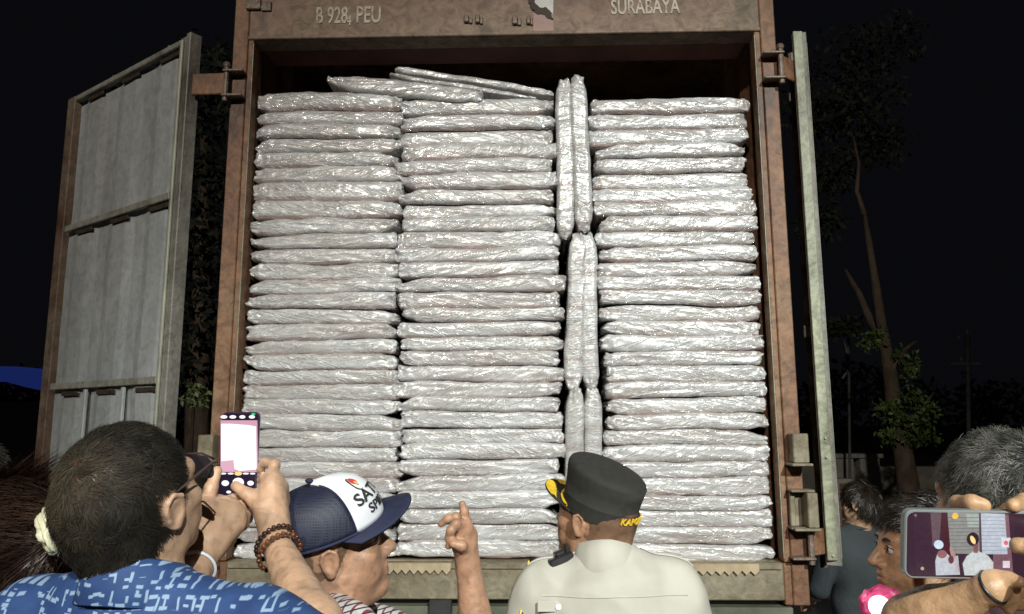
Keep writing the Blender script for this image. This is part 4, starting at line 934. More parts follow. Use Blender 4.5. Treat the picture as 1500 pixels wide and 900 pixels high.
def phone_right():
    o = W(1428, 796, .80); X = W(1500, 800, .80)-W(1330, 797, .80); X /= np.linalg.norm(X); Z = W(1328, 748, .80)-W(1332, 849, .80); Z = Z-X*(X@Z); Z /= np.linalg.norm(Z)
    w = .158; h = .0745; o = W(1325, 797, .80)+X*w/2
    root = thing('phone', o, 'silver phone held sideways at the right edge, its screen showing two men', 'phone')
    m_case = pmat('silver grey case', [(.24, .27, .27), (.34, .37, .37)], rough=.25, bump=0, metal=.4); m_off = emat('dark maroon screen glass', (.045, .02, .035), 1)
    Yb = phone_body(root, o, X, Z, w, h, .010, .010, m_case, m_off)
    lay = [lambda pts, k=k: [PL(u, v, o-Yb*(.0008+.0004*k), Yb) for u, v in pts] for k in range(6)]
    def poly(k, pts, c, s=1.0, name='screen_picture'): flat_poly(lay[k](pts), Yb, name, emat('screen picture', c, s), root, .0003)
    el = lambda u, v, a, b, n=16, tw=0: [(u+a*math.cos(t)*math.cos(tw)-b*math.sin(t)*math.sin(tw), v+a*math.cos(t)*math.sin(tw)+b*math.sin(t)*math.cos(tw)) for t in np.linspace(0, 2*math.pi, n+1)[:-1]]
    poly(0, [(1336, 751), (1486, 752), (1486, 842), (1341, 843)], (.05, .022, .04))
    poly(1, [(1363, 751), (1379, 751), (1376, 795), (1366, 800)], (.13, .085, .10))
    poly(1, [(1378, 751), (1388, 751), (1394, 842), (1384, 842)], (.065, .018, .03))
    poly(1, [(1387, 751), (1434, 752), (1436, 812), (1393, 811)], (.27, .27, .26))
    poly(1, [(1436, 752), (1472, 753), (1477, 812), (1437, 812)], (.50, .54, .62))
    poly(1, [(1415, 753), (1434, 753), (1434, 772), (1417, 772)], (.38, .42, .40))
    for i in range(10): poly(2, [(1389+i*.3, 758+i*5.3), (1434, 758+i*5.2), (1434, 758.9+i*5.2), (1389+i*.3, 759+i*5.3)], (.17, .17, .17))
    for i in range(10): poly(2, [(1438, 757+i*5.4), (1473+i*.3, 757+i*5.4), (1473+i*.3, 758+i*5.4), (1438, 758+i*5.4)], (.33, .37, .44))
    poly(2, [(1434, 752), (1436.5, 752), (1438.5, 812), (1435, 812)], (.09, .06, .07))
    poly(2, [(1472, 754), (1477, 754), (1484, 842), (1478, 842)], (.22, .11, .13))
    poly(1, [(1455, 812), (1478, 812), (1480, 842), (1453, 842)], (.20, .10, .13))
    poly(3, [(1371, 843), (1370, 822), (1373, 812), (1384, 808), (1394, 818), (1403, 814), (1406, 842)], (.52, .54, .58))
    poly(3, [(1391, 806), (1392, 799), (1396, 806), (1403, 820), (1406, 838), (1400, 838)], (.42, .26, .24))
    poly(4, el(1380, 812, 7, 6), (.30, .13, .13)); poly(5, el(1375, 798, 7, 6.5, 14, .4), (.62, .72, .82)); poly(4, el(1393, 820, 4, 6), (.14, .05, .06))
    poly(3, [(1413, 843), (1410, 826), (1416, 815), (1426, 808), (1434, 808), (1447, 814), (1455, 824), (1454, 843)], (.56, .60, .60))
    poly(4, [(1426, 797), (1433, 797), (1432, 810), (1426, 810)], (.22, .10, .10)); poly(4, el(1425, 790, 9, 10), (.035, .02, .03)); poly(5, el(1425, 791, 3.2, 6.5, 14, -.45), (1.0, .72, .30), 1.0); 
    poly(5, el(1399, 756, 4.6, 4.6), (.85, .55, .08), 1, 'screen_icon'); poly(5, el(1351, 833, 2.5, 2.5), (.45, .38, .25), 1, 'screen_icon'); poly(5, el(1341, 755, 2, 2), (.2, .16, .15), 1, 'screen_icon')
    poly(3, [(1467, 788), (1480, 788), (1480, 802), (1467, 802)], (.70, .70, .76)); poly(4, el(1473.5, 795.5, 3.0, 3.4), (.70, .14, .18), 1, 'screen_icon'); poly(3, [(1469, 822), (1479, 822), (1479, 832), (1469, 832)], (.75, .68, .72), 1, 'screen_icon')
phone_right()

# ---- B: man in the trucker cap, pointing ---------------------------------------------------
def cap_shell(H, R, hz, cb, thick=.0035, na=56, ne=16, tall=0.0, sel=None, e0=0.0):
    """dome over the head; returns point function of azimuth (0 = front) and elevation"""
    def pt(a, e, off=0.0):
        c, s = math.cos(e), math.sin(e); r = (c**.62 if c > 0 else 0)
        fr = max(0, math.cos(a)); z = cb+(hz+tall*fr**2)*math.sin(e)
        return H((R[0]+off)*r*math.sin(a), -.012+(R[1]+off)*r*math.cos(a)*(1+.05*fr), z+off*s)
    return pt
def sheet(name, pt, us, vs, t, mat, parent, smooth=True, wrap=False):
    V = [pt(u, v, 0) for u in us for v in vs]+[pt(u, v, -t) for u in us for v in vs]; nu, nv = len(us), len(vs); k = nu*nv
    F = grid_faces(nu, nv, wrap); F += [tuple(i+k for i in f[::-1]) for f in grid_faces(nu, nv, wrap)]
    def edge(i, j): return (i, j, j+k, i+k)
    for i in range(nu-1): F += [edge((i+1)*nv, i*nv), edge(i*nv+nv-1, (i+1)*nv+nv-1)]
    if not wrap:
        for j in range(nv-1): F += [edge(j, j+1), edge((nu-1)*nv+j+1, (nu-1)*nv+j)]
    return put(name, V, F, mat, parent, smooth)
def man_cap():
    H = Frame(W(489, 797, 1.45), Rz(-1.28)@Rx(.16)@Ry(.16), 1.0); B = Frame(W(468, 908, 1.48), Rz(-1.05))
    root = thing('person', (B.o[0], B.o[1], 0), 'man in white and navy trucker cap and checked shirt, pointing with raised hand', 'person')
    S = SDF(.0032); neck = B(0, -.0, .05); head_sdf(S, H, True, neck, .062)
    S.ell(H(.0, .02, -.105), np.array([.045, .045, .025]), H.M, .03); S.ell(H(.043, .028, -.055), np.array([.022, .028, .03]), H.M, .03)
    rs = B(.18, 0, -.02); ls = B(-.18, 0, -.02); S.cap(neck, rs, .05, .05, .04); S.cap(neck, ls, .05, .05, .04)
    rw = W(686, 832, 1.62); re = W(708, 985, 1.60); arm_sdf(S, ls, re, rw, 1.0)
    D = 1.63
    ix = [W(687, 782, D), W(684, 764, D), W(680, 750, D), W(677, 738, D)]; mi = [W(682, 776, D-.01), W(668, 758, D-.02), W(656, 760, D-.02), W(646, 768, D-.02)]
    ri = [W(678, 780, D-.02), W(668, 768, D-.04), W(660, 778, D-.045), W(656, 790, D-.04)]; pi_ = [W(672, 800, D-.02), W(662, 793, D-.045), W(657, 800, D-.045)]
    th = [W(684, 805, D-.02), W(676, 800, D-.05), W(664, 797, D-.055)]
    hand_sdf(S, rw, [th, ix, mi, ri, pi_], kr=.012); S.cap(W(686, 822, D), W(688, 786, D), .018, .015, .015); S.cap(W(680, 818, D-.01), W(676, 798, D-.02), .016, .012, .012)
    le = B(.24, .05, -.30); lw = B(.16, .28, -.32); arm_sdf(S, rs, le, lw); simple_hand(S, lw, B.M@np.array([-.4, .8, .1]), B.M@np.array([0, 0, -1.]), -1)
    hl = scalp(.05, -.07); V, Q = finish(root, S, H, m_skin_b, buzz=hl)
    strands(root, V, Q, H, lambda p: hl(p)*(p[:, 2] < .05)*(p[:, 1] < .03), lambda p: p*0+np.array([0, -.3, -1.]), .008, 5000, .0007, m_hair_b, seed=8, lift=.15, curl=.2)
    eyes(root, H)
    CH = Frame(H.o, H.M@Rx(.14)@Ry(.06), H.k); pt = cap_shell(CH, (.092, .114), .088, .036, tall=.010)
    cap_root = sheet('cap', lambda a, e, o: pt(a, e, o), list(np.linspace(1.02, 2*math.pi-1.02, 50)), list(np.linspace(0, math.pi/2, 16)), .003, m_mesh, root)
    sheet('front_panel', lambda a, e, o: pt(a*(1-.0*e), e, o+.0025), list(np.linspace(-1.04, 1.04, 30)), list(np.linspace(0.0, math.pi/2, 18)), .003, m_capw, cap_root)
    MB().tube([pt(a, 0.0, .002) for a in np.linspace(1.0, 2*math.pi-1.0, 40)], .003, 6).build('cap_binding', m_navy, cap_root, True)
    MB().tube([pt(1.04, e, .003) for e in np.linspace(0, 1.45, 14)], .0013, 6).build('cap_seam', m_navy, cap_root, True)
    MB().ball(pt(0, math.pi/2, .003), (.008, .008, .005), 8).build('cap_button', m_navy, cap_root, True)
    def vis(a, r, o):
        x = .092*math.sin(a)*(1+.06*r); y = -.012+.114*math.cos(a)*(1+.05*math.cos(a))+r*.060*max(0, math.cos(a*.95))**.5; return CH(x, y, .038-.026*r**.7*abs(math.sin(a))**1.6-.006*r*r+.014*r+o)
    sheet('visor', vis, list(np.linspace(-1.32, 1.32, 40)), list(np.linspace(0, 1, 12)), .004, m_navy, cap_root)
    # printing on the front panel, facing outwards
    def wrap(cx, cz, hgt):
        def f(x, y, z): a = -(cx+x)/.10; e = math.asin(min(.98, max(.02, (cz+y)/.112))); return pt(a, e, .0052+z*.3)
        return f
    text_mesh('SATU', .034, m_ink, 'cap_lettering', cap_root, None, None, sx=1.25, mapf=wrap(-.034, .060, 0), ext=.0004)
    text_mesh('SPIRIT', .028, m_ink, 'cap_lettering', cap_root, None, None, sx=1.1, mapf=wrap(-.026, .032, 0), ext=.0004)
    def disc(cx, cz, a, b, mat, o):
        V = [wrap(cx, cz, 0)(0, 0, o)]+[wrap(cx, cz, 0)(a*math.cos(t), b*math.sin(t), o) for t in np.linspace(0, 2*math.pi, 21)[:-1]]
        return put('cap_logo', V, [(0, i+1, (i+1) % 20+1) for i in range(20)], mat, cap_root)
    disc(-.052, .087, .0105, .0135, m_ink, .001); disc(-.052, .0865, .0092, .0122, m_capw, .0035); disc(-.051, .092, .0085, .0065, m_logo_r, .006); disc(-.052, .0865, .0035, .0045, m_logo_y, .009)
    shirt(root, B, m_check, [(ls, re, .5, .066), (rs, le, .6, .066)], off=.012, h=.005, amp=.004, belly=1.15)
    collar(root, B(0, .0, .072), B.M@Rx(-.22), .068, .074, .026, .044, .30, m_check, tilt=-.01)
    legs(root, B, m_trou, m_shoe)
man_cap()

# ---- C: officer ----------------------------------------------------------------------------
def officer():
    H = Frame(W(870, 757, 1.85), Rz(.86)@Rx(.16)@Ry(-.02), .96); B = Frame(W(893, 862, 1.80), Rz(.04))
    root = thing('person', (B.o[0], B.o[1], 0), 'officer in cream uniform and black cap with yellow embroidery, seen from behind', 'person')
    S = SDF(.0035); neck = B(-.01, -.005, .05); head_sdf(S, H, True, neck, .064)
    rs = B(.163, 0, -.03); ls = B(-.163, 0, -.03); S.cap(neck, rs, .05, .05, .04); S.cap(neck, ls, .05, .05, .04)
    re, le = B(.245, .02, -.31), B(-.245, .02, -.31); rw, lw = B(.25, .14, -.54), B(-.25, .14, -.54); arm_sdf(S, rs, re, rw); arm_sdf(S, ls, le, lw)
    simple_hand(S, rw, (0, .3, -1.), B.M@np.array([-1., 0, 0]), 1); simple_hand(S, lw, (0, .3, -1.), B.M@np.array([1., 0, 0]), -1)
    hl = scalp(.05, -.06); V, Q = finish(root, S, H, m_skin_d, buzz=lambda p: hl(p)*np.clip((p[:, 2]+.07)/.06, .15, 1))
    strands(root, V, Q, H, lambda p: hl(p)*(p[:, 2] < .06)*(p[:, 1] < .03), lambda p: p*0+np.array([0, -.3, -1.]), .005, 6000, .0006, m_hair_b, seed=9, lift=.2, curl=.2); eyes(root, H)
    CH = Frame(H.o, H.M@Rx(.16), H.k)
    prof = [(.0855, .000), (.0875, .018), (.0885, .036), (.089, .0375), (.0875, .039), (.091, .070), (.0945, .097), (.0942, .103), (.0915, .110), (.085, .1155), (.062, .119), (.03, .121), (.0005, .1215)]
    def P1(a, j, o=0): r, z = prof[j]; fr = math.cos(a); return CH((r+o)*math.sin(a), -.010+(r*1.17+o)*math.cos(a), z+.018+r/.09*(.012*fr if z > .1 else .006*fr if z > .05 else -.004+.004*fr))
    n = 72; V = [P1(2*math.pi*i/n, j) for i in range(n) for j in range(len(prof))]; F = [f[::-1] for f in grid_faces(n, len(prof), True)]
    hat = put('field_cap', V, F, m_hat, root, True)
    def band(a, t, o): r = .0885; z = -.012+t*.055; return CH((r+o)*math.sin(a), -.010+(r*1.17+o)*math.cos(a), z+.018)
    sheet('neck_flap', lambda a, t, o: band(a, t-.28*1, o+.003), list(np.linspace(math.pi-.30-.55, math.pi+.30-.2, 20)), list(np.linspace(0, 1, 6)), .002, m_hat, hat)
    def bt(x, y, z): a = math.pi-.33-x/.1; r = .0885+.0062+z; return CH(r*math.sin(a), -.010+(r*1.17)*math.cos(a), .018+.017+y)
    def bt(x, y, z): a = math.pi-.10-x/.1; r = .0945+z; return CH(r*math.sin(a), -.010+(r*1.17)*math.cos(a), .036+y)
    text_mesh('KAPOLRES', .023, m_yel, 'cap_lettering', hat, None, None, sx=-1.0, mapf=lambda x, y, z: bt(-x, y, z), ext=.0012, shear=.1, space=1.12)
    def vis(a, r, o): return CH(.084*math.sin(a)*(1+.03*r), -.010+.104*math.cos(a)*.98+r*.072*max(0, math.cos(a*.95))**.6, .030-.014*math.sin(a)**2+.010*r+o)
    sheet('visor', vis, list(np.linspace(-1.3, 1.3, 40)), list(np.linspace(0, 1, 12)), .004, m_hat, hat)
    # embroidered leaves along the visor rim, each side, with short stalks
    def leafband(s):
        us = np.linspace(.10, 1.02, 44); V = []; 
        for i, u in enumerate(us):
            a = s*u; w = .30+.25*math.sin(math.pi*(u-.1)/.92)+(.08 if i % 4 < 2 else 0); rr = .97
            for k, r in enumerate(np.linspace(rr-w, rr, 6)): V.append(vis(a, r, .0012+.0022*math.sin(math.pi*k/5)+(.0008 if i % 2 else 0)))
        put('embroidery', V, grid_faces(len(us), 6), m_yel, hat, True)
    leafband(1); leafband(-1)
    MB().tube([vis(a, .10, .006) for a in np.linspace(-1.15, 1.15, 30)], .0035, 8).build('cap_cord', m_yel, hat, True)
    ex = lambda S: None
    sh = shirt(root, B, m_uni, [(rs, re, .72, .070), (ls, le, .72, .070)], off=.014, h=.0055, amp=.0095, sw=.152, extra=lambda S: S.cap(B(-.01, -.005, .06), B(-.005, -.01, .02), .062, .10, .05))
    collar(root, B(-.012, -.002, .068), B.M@Rx(-.20), .068, .076, .030, .070, .35, m_uni, tilt=-.010)
    # back yoke seam and stitched pleats follow the cloth: thin raised welts
    dg = bpy.context.evaluated_depsgraph_get(); dg.update()
    from mathutils.bvhtree import BVHTree
    me = sh.data; lc = wloc(sh)+0; root_l = LOC[sh.name]
    bv = BVHTree.FromPolygons([Vector(v.co)+Vector(root_l) for v in me.vertices], [tuple(p.vertices) for p in me.polygons])
    def on(x, z, o=.001, y0=-.5):
        a = B(x, y0, z); h_ = bv.ray_cast(Vector(a), Vector(B.M@np.array([0, 1., 0])))
        return np.array(h_[0])-B.M@np.array([0, 1., 0])*o if h_[0] is not None else None
    def on_top(x, y, o=.002):
        a = B(x, y, .4); h_ = bv.ray_cast(Vector(a), Vector((0, 0, -1)))
        return np.array(h_[0])+np.array([0, 0, o]) if h_[0] is not None else None
    b = MB(); pts = [on(x, .008-.02*abs(x)*2, .0002) for x in np.linspace(-.17, .17, 30)]; b.tube([p for p in pts if p is not None], .0016, 5); b.build('yoke_seam', m_uni, root, True)
    for s in (-1, 1):
        us = np.linspace(.075, .20, 12); V = []
        for u in us:
            for y in (-.026, -.024, .022, .024):
                p = on_top(s*u, y, .0055 if abs(y) < .0245 else .002); p = B(s*u, y, .03) if p is None else p; V.append(p)
        ep = put('shoulder_strap', V, grid_faces(len(us), 4), m_uni, root, True)
    # badge tab on the left shoulder blade with a button, black lanyard with yellow edge, radio
    c = on(-.150, -.020, .003)
    if c is not None:
        b = MB(); b.box((-.03, -.003, -.012), (.03, .002, .012), M=B.M, O=c); t = b.build('sleeve_tab', m_uni, root)
        b = MB(); q = c+B.M@np.array([.018, -.004, 0]); b.tube([q, q+B.M@np.array([0, -.003, 0])], .007, 14); b.build('button', m_capw, t)
    pts = [on_top(-.125, .06, .004), on_top(-.16, .03, .004), on_top(-.19, -.0, .004), on(-.215, -.06, .004), on(-.225, -.12, .004), on(-.23, -.2, .004)]
    pts = [p for p in pts if p is not None]
    b = MB(); b.tube(pts, .006, 8); b.build('lanyard', m_strap, root, True)
    b = MB(); b.tube([p+B.M@np.array([-.007, -.004, -.002]) for p in pts], .0028, 8); b.build('lanyard_cord', m_yel, root, True)
    rc = W(823, 822, 1.78); b = MB(); Mr = Ry(-.35)@Rz(.3)
    b.box((-.034, -.014, -.016), (.030, .014, .014), M=Mr, O=rc); b.box((-.012, -.012, .014), (.012, .012, .026), M=Mr, O=rc); b.tube([rc+Mr@np.array([.02, 0, .012]), rc+Mr@np.array([.024, 0, .034])], .006, 8)
    b.build('radio_microphone', m_plastic, root)
    legs(root, B, m_trou, m_shoe)
officer()

# ---- D: man in profile at the right --------------------------------------------------------
def man_profile():
    H = Frame(W(1349, 803, 1.70), Rz(1.50)@Rx(-.02), 1.0); B = Frame(W(1382, 950, 1.72), Rz(1.2))
    root = thing('person', (B.o[0], B.o[1], 0), 'dark haired man in profile facing left, beside the glowing pink lamp', 'person')
    S = SDF(.0032); neck = B(0, -.0, .05); head_sdf(S, H, True, neck, .055)
    rs = B(.17, 0, -.02); ls = B(-.17, 0, -.02); S.cap(neck, rs, .05, .05, .04); S.cap(neck, ls, .05, .05, .04)
    lw = W(1310, 1015, 1.52); le = W(1370, 1100, 1.5); arm_sdf(S, ls, le, lw); hd = (W(1300, 985, 1.5)-lw); simple_hand(S, lw, hd, np.array([0, -.3, 1.]), -1)
    re = B(.24, .08, -.29); rw = B(.14, .3, -.3); arm_sdf(S, rs, re, rw); simple_hand(S, rw, B.M@np.array([-.3, .9, .1]), (0, 0, -1.), 1)
    hl = scalp(.052, -.07); V, Q = finish(root, S, H, m_skin_c, hairline=hl, hair=(.1, .08, .07))
    strands(root, V, Q, H, hl, lambda p: p*0+np.array([.0, .55, -.25])+p*4, .030, 14000, .0012, m_hair_b, seed=12, lift=.55, curl=.35, out=.006)
    eyes(root, H)
    shirt(root, B, m_mar, [(ls, le, .8, .066), (rs, re, .8, .066)], off=.012, amp=.005)
    collar(root, B(0, .0, .075), B.M@Rx(-.2), .064, .070, .02, .036, .4, m_mar)
    legs(root, B, m_trou, m_shoe)
    c = W(1289, 889, 1.47); d = CAM-c; d /= np.linalg.norm(d); d = d*.96+np.array([-.28, 0, .1])*.6; d /= np.linalg.norm(d)
    rt = thing('handheld_lamp', c, 'glowing magenta hand lamp under the chin of the man in profile', 'lamp')
    m_mag = emat('glowing magenta collar', (.70, .015, .16), 1.0); m_hot = emat('white hot lens', (1.0, .9, .95), 3.0); m_mag2 = emat('dim magenta shade', (.16, .006, .035), 1.0)
    b = MB(); b.tube([c-d*.13, c-d*.03], .017, 14); b.build('handle', m_plastic, rt, True)
    u = np.cross(d, UPZ); u /= np.linalg.norm(u); v = np.cross(u, d)
    def ring(r0, r1, x0, x1, name, mat, wob, sd, lobes=9):
        V = []; n = 60
        for i in range(n):
            a = 2*math.pi*i/n; w = 1+wob*math.sin(lobes*a+sd)+wob*.8*math.sin(4*a+sd*2)
            for t in np.linspace(0, 1, 7): r = (r0+(r1-r0)*t)*(1+(w-1)*t); x = x0+(x1-x0)*t; V.append(c+d*x+(u*math.cos(a)+v*math.sin(a))*r)
        k = len(V); V += [p-d*.0015 for p in V]; F = grid_faces(n, 7, True); F += [tuple(i+k for i in f[::-1]) for f in F]
        put(name, V, F, mat, rt, True)
    m_shade, nts, bs = base_mat('glowing magenta shade'); at = N(nts, 'ShaderNodeAttribute'); at.attribute_name = 'tint'; nts.links.new(at.outputs[0], bs.inputs['Emission Color']); bs.inputs['Emission Strength'].default_value = 1.0; bs.inputs['Base Color'].default_value = (.25, .02, .08, 1)
    V = []; T = []; n = 90; m = 16
    for i in range(n):
        a = 2*math.pi*i/n
        for j in range(m):
            t = j/(m-1); w = 1+.22*float(fbm(np.array([math.cos(a)*1.6, math.sin(a)*1.6, t*.5]), 4, 3))*t; r = (.013+.026*t)*w; x = -.036+.034*t**.8-.03*max(0, t-.6)+.006*float(vnoise(np.array([math.cos(a)*3, math.sin(a)*3, t*5]), 6))
            V.append(c+d*x+(u*math.cos(a)+v*math.sin(a))*r); f = max(0, 1-t); g = 1+.5*float(vnoise(np.array([math.cos(a)*3, math.sin(a)*3, t*3]), 9))
            T.append(((.05+.75*f**1.4)*g, (.003+.35*f**4)*g, (.012+.26*f**2)*g))  # glow falloff painted into the emission colours, pale centre to dark rim
    k = len(V); V += [p-d*.0015 for p in V]; T = T+T; F = grid_faces(n, m, True); F += [tuple(i+k for i in f[::-1]) for f in F]
    put('shade', V, F, m_shade, rt, True, tint=np.array(T))
    b = MB(); b.ball(c+d*.002, .021, 12); b.build('lens', m_hot, rt, True)
    pl = bpy.data.lights.new('lamp_glow', 'POINT'); pl.energy = .10; pl.color = (1, .12, .35); pl.shadow_soft_size = .04
    lo = bpy.data.objects.new('lamp_glow', pl); col.objects.link(lo); lo.location = Vector(c+np.array([-.03, .04, .06]))
man_profile()

# ---- E: grey-haired head behind the phone --------------------------------------------------
def man_grey():
    H = Frame(W(1458, 738, 1.35), Rz(.42)@Rx(.06), 1.03); B = Frame(W(1475, 955, 1.31), Rz(.1))
    root = thing('person', (B.o[0], B.o[1], 0), 'person with thick greying hair seen from behind, above the sideways phone', 'person')
    S = SDF(.0035); neck = B(0, -.0, .05); head_sdf(S, H, True, neck, .06); rs = B(.18, 0, -.02); ls = B(-.18, 0, -.02); S.cap(neck, rs, .05, .05, .04); S.cap(neck, ls, .05, .05, .04)
    for s, sh in ((1, rs), (-1, ls)): e = B(s*.24, .05, -.3); w = B(s*.18, .26, -.34); arm_sdf(S, sh, e, w); simple_hand(S, w, B.M@np.array([-s*.3, .9, .1]), (0, 0, -1.), s)
    hl = scalp(.045, -.095); V, Q = finish(root, S, H, m_skin_b, hairline=hl, hair=(.2, .18, .15))
    strands(root, V, Q, H, hl, crown_flow, .024, 28000, .0011, m_hair_g, seed=21, lift=.5, curl=.7, clump=45, out=.010); eyes(root, H)
    shirt(root, B, m_mar, [(rs, B(.24, .05, -.3), .7, .066), (ls, B(-.24, .05, -.3), .7, .066)], off=.012)
    collar(root, B(0, .0, .07), B.M@Rx(-.2), .066, .072, .022, .036, .4, m_mar); legs(root, B, m_trou, m_shoe)
man_grey()

# ---- F: the one holding the phone sideways, mostly outside the frame ------------------------
def holder():
    B = Frame(CAM+R0*.80+np.array([-_sy, _cy, 0])*.60+np.array([0, 0, -.40]), Rz(.25)); H = Frame(B(0, .03, .26), Rz(.35))
    root = thing('person', (B.o[0], B.o[1], 0), 'person in cream sleeve at the right edge, holding the sideways phone', 'person')
    S = SDF(.0032); neck = B(0, 0, .05); head_sdf(S, H, True, neck); rs = B(.18, 0, -.02); ls = B(-.18, 0, -.02); S.cap(neck, rs, .05, .05, .04); S.cap(neck, ls, .05, .05, .04)
    le = W(1338, 915, .86); lw = W(1450, 862, .79)
    S.cap(ls, le, .042, .030, .03); m = lerp(le, lw, .32); S.cap(le, m, .029, .0265, .02); S.cap(m, lw, .0265, .0155, .02)
    D = .79
    fs = [[W(1462, 851, D), W(1478, 849, D-.01), W(1494, 853, D-.02)], [W(1468, 856, D), W(1487, 860, D), W(1506, 872, D)], [W(1463, 862, D), W(1480, 873, D), W(1496, 889, D)], [W(1457, 867, D), W(1468, 881, D), W(1480, 896, D)]]
    fs = [[np.asarray(p) for p in f] for f in fs]; hand_sdf(S, lw, fs, kr=.009, wr=.018, sc=.68)
    # right hand: thumb on the screen edge, fingers over the top
    rw = W(1590, 850, .72); re = W(1760, 1010, .62); arm_sdf(S, rs, re, rw, .95)
    th = [W(1550, 818, .755), W(1520, 804, .768), W(1492, 800, .775)]
    f1 = [W(1556, 790, .80), W(1530, 752, .83), W(1500, 736, .835), W(1484, 741, .80)]
    f2 = [W(1560, 800, .82), W(1520, 765, .85), W(1470, 742, .85), W(1400, 735, .842)]
    f2 = [W(1560, 798, .82), W(1525, 762, .855), W(1480, 750, .86), W(1445, 760, .86)]
    hand_sdf(S, rw, [th, f1, f2], kr=.014)
    # left hand's long fingers reach over the top from behind
    S.chain([W(1415, 800, .87), W(1392, 765, .86), W(1404, 738, .835), W(1424, 737, .812), W(1440, 741, .808)], [.010, .0095, .0092, .0088, .0080], .004)
    S.chain([lw, W(1455, 845, .84), W(1415, 800, .87)], [.014, .012, .011], .01)
    V, Q = finish(root, S, H, m_skin_c, hairline=scalp(.045, -.09), hair=(.1, .08, .07))
    strands(root, V, Q, H, scalp(.045, -.09), crown_flow, .03, 8000, .0014, m_hair_b, seed=3, lift=.5, curl=.4); eyes(root, H)
    shirt(root, B, m_cream, [(rs, re, .5, .066), (ls, le, .55, .062)], off=.012); collar(root, B(0, 0, .07), B.M@Rx(-.2), .064, .07, .02, .036, .4, m_cream); legs(root, B, m_trou, m_shoe)
    ax = (le-lw)/np.linalg.norm(le-lw); u = np.cross(ax, UPZ); u /= np.linalg.norm(u); v = np.cross(ax, u)
    b = MB(); b.tube([lw-ax*.004+(u*math.cos(a)+v*math.sin(a))*.0165 for a in np.linspace(0, 2*math.pi, 30)], .0022, 6, False); b.build('watch', m_plastic, root, True)
holder()

# ---- G: bystander in the dark beyond the container ------------------------------------------
def bystander():
    H = Frame(W(1258, 738, 4.4), Rz(.75)@Rx(-.1), 1.0); B = Frame(W(1256, 792, 4.4), Rz(.2))
    root = thing('person', (B.o[0], B.o[1], 0), 'black haired bystander in dark jacket beyond the open right door', 'person')
    S = SDF(.006); neck = B(0, 0, .05); head_sdf(S, H, True, neck); rs = B(.18, 0, -.02); ls = B(-.18, 0, -.02); S.cap(neck, rs, .05, .05, .04); S.cap(neck, ls, .05, .05, .04)
    E = {}
    for s, sh in ((1, rs), (-1, ls)): e = B(s*.25, .03, -.28); w = B(s*.2, .22, -.38); E[s] = e; arm_sdf(S, sh, e, w); simple_hand(S, w, B.M@np.array([-s*.3, .9, -.3]), (0, 0, -1.), s)
    hl = scalp(.045, -.10); V, Q = finish(root, S, H, m_skin_a, hairline=hl, hair=(.1, .08, .07)); strands(root, V, Q, H, hl, crown_flow, .05, 6000, .003, m_hair_b, seed=3, lift=.4, curl=.3)
    shirt(root, B, m_jack, [(rs, E[1], .98, .062), (ls, E[-1], .98, .062)], off=.018, name='jacket', h=.009); collar(root, B(0, 0, .07), B.M@Rx(-.2), .064, .07, .03, .04, .4, m_jack); legs(root, B, m_lblue, m_shoe, side=(-.30, -.1))
bystander()

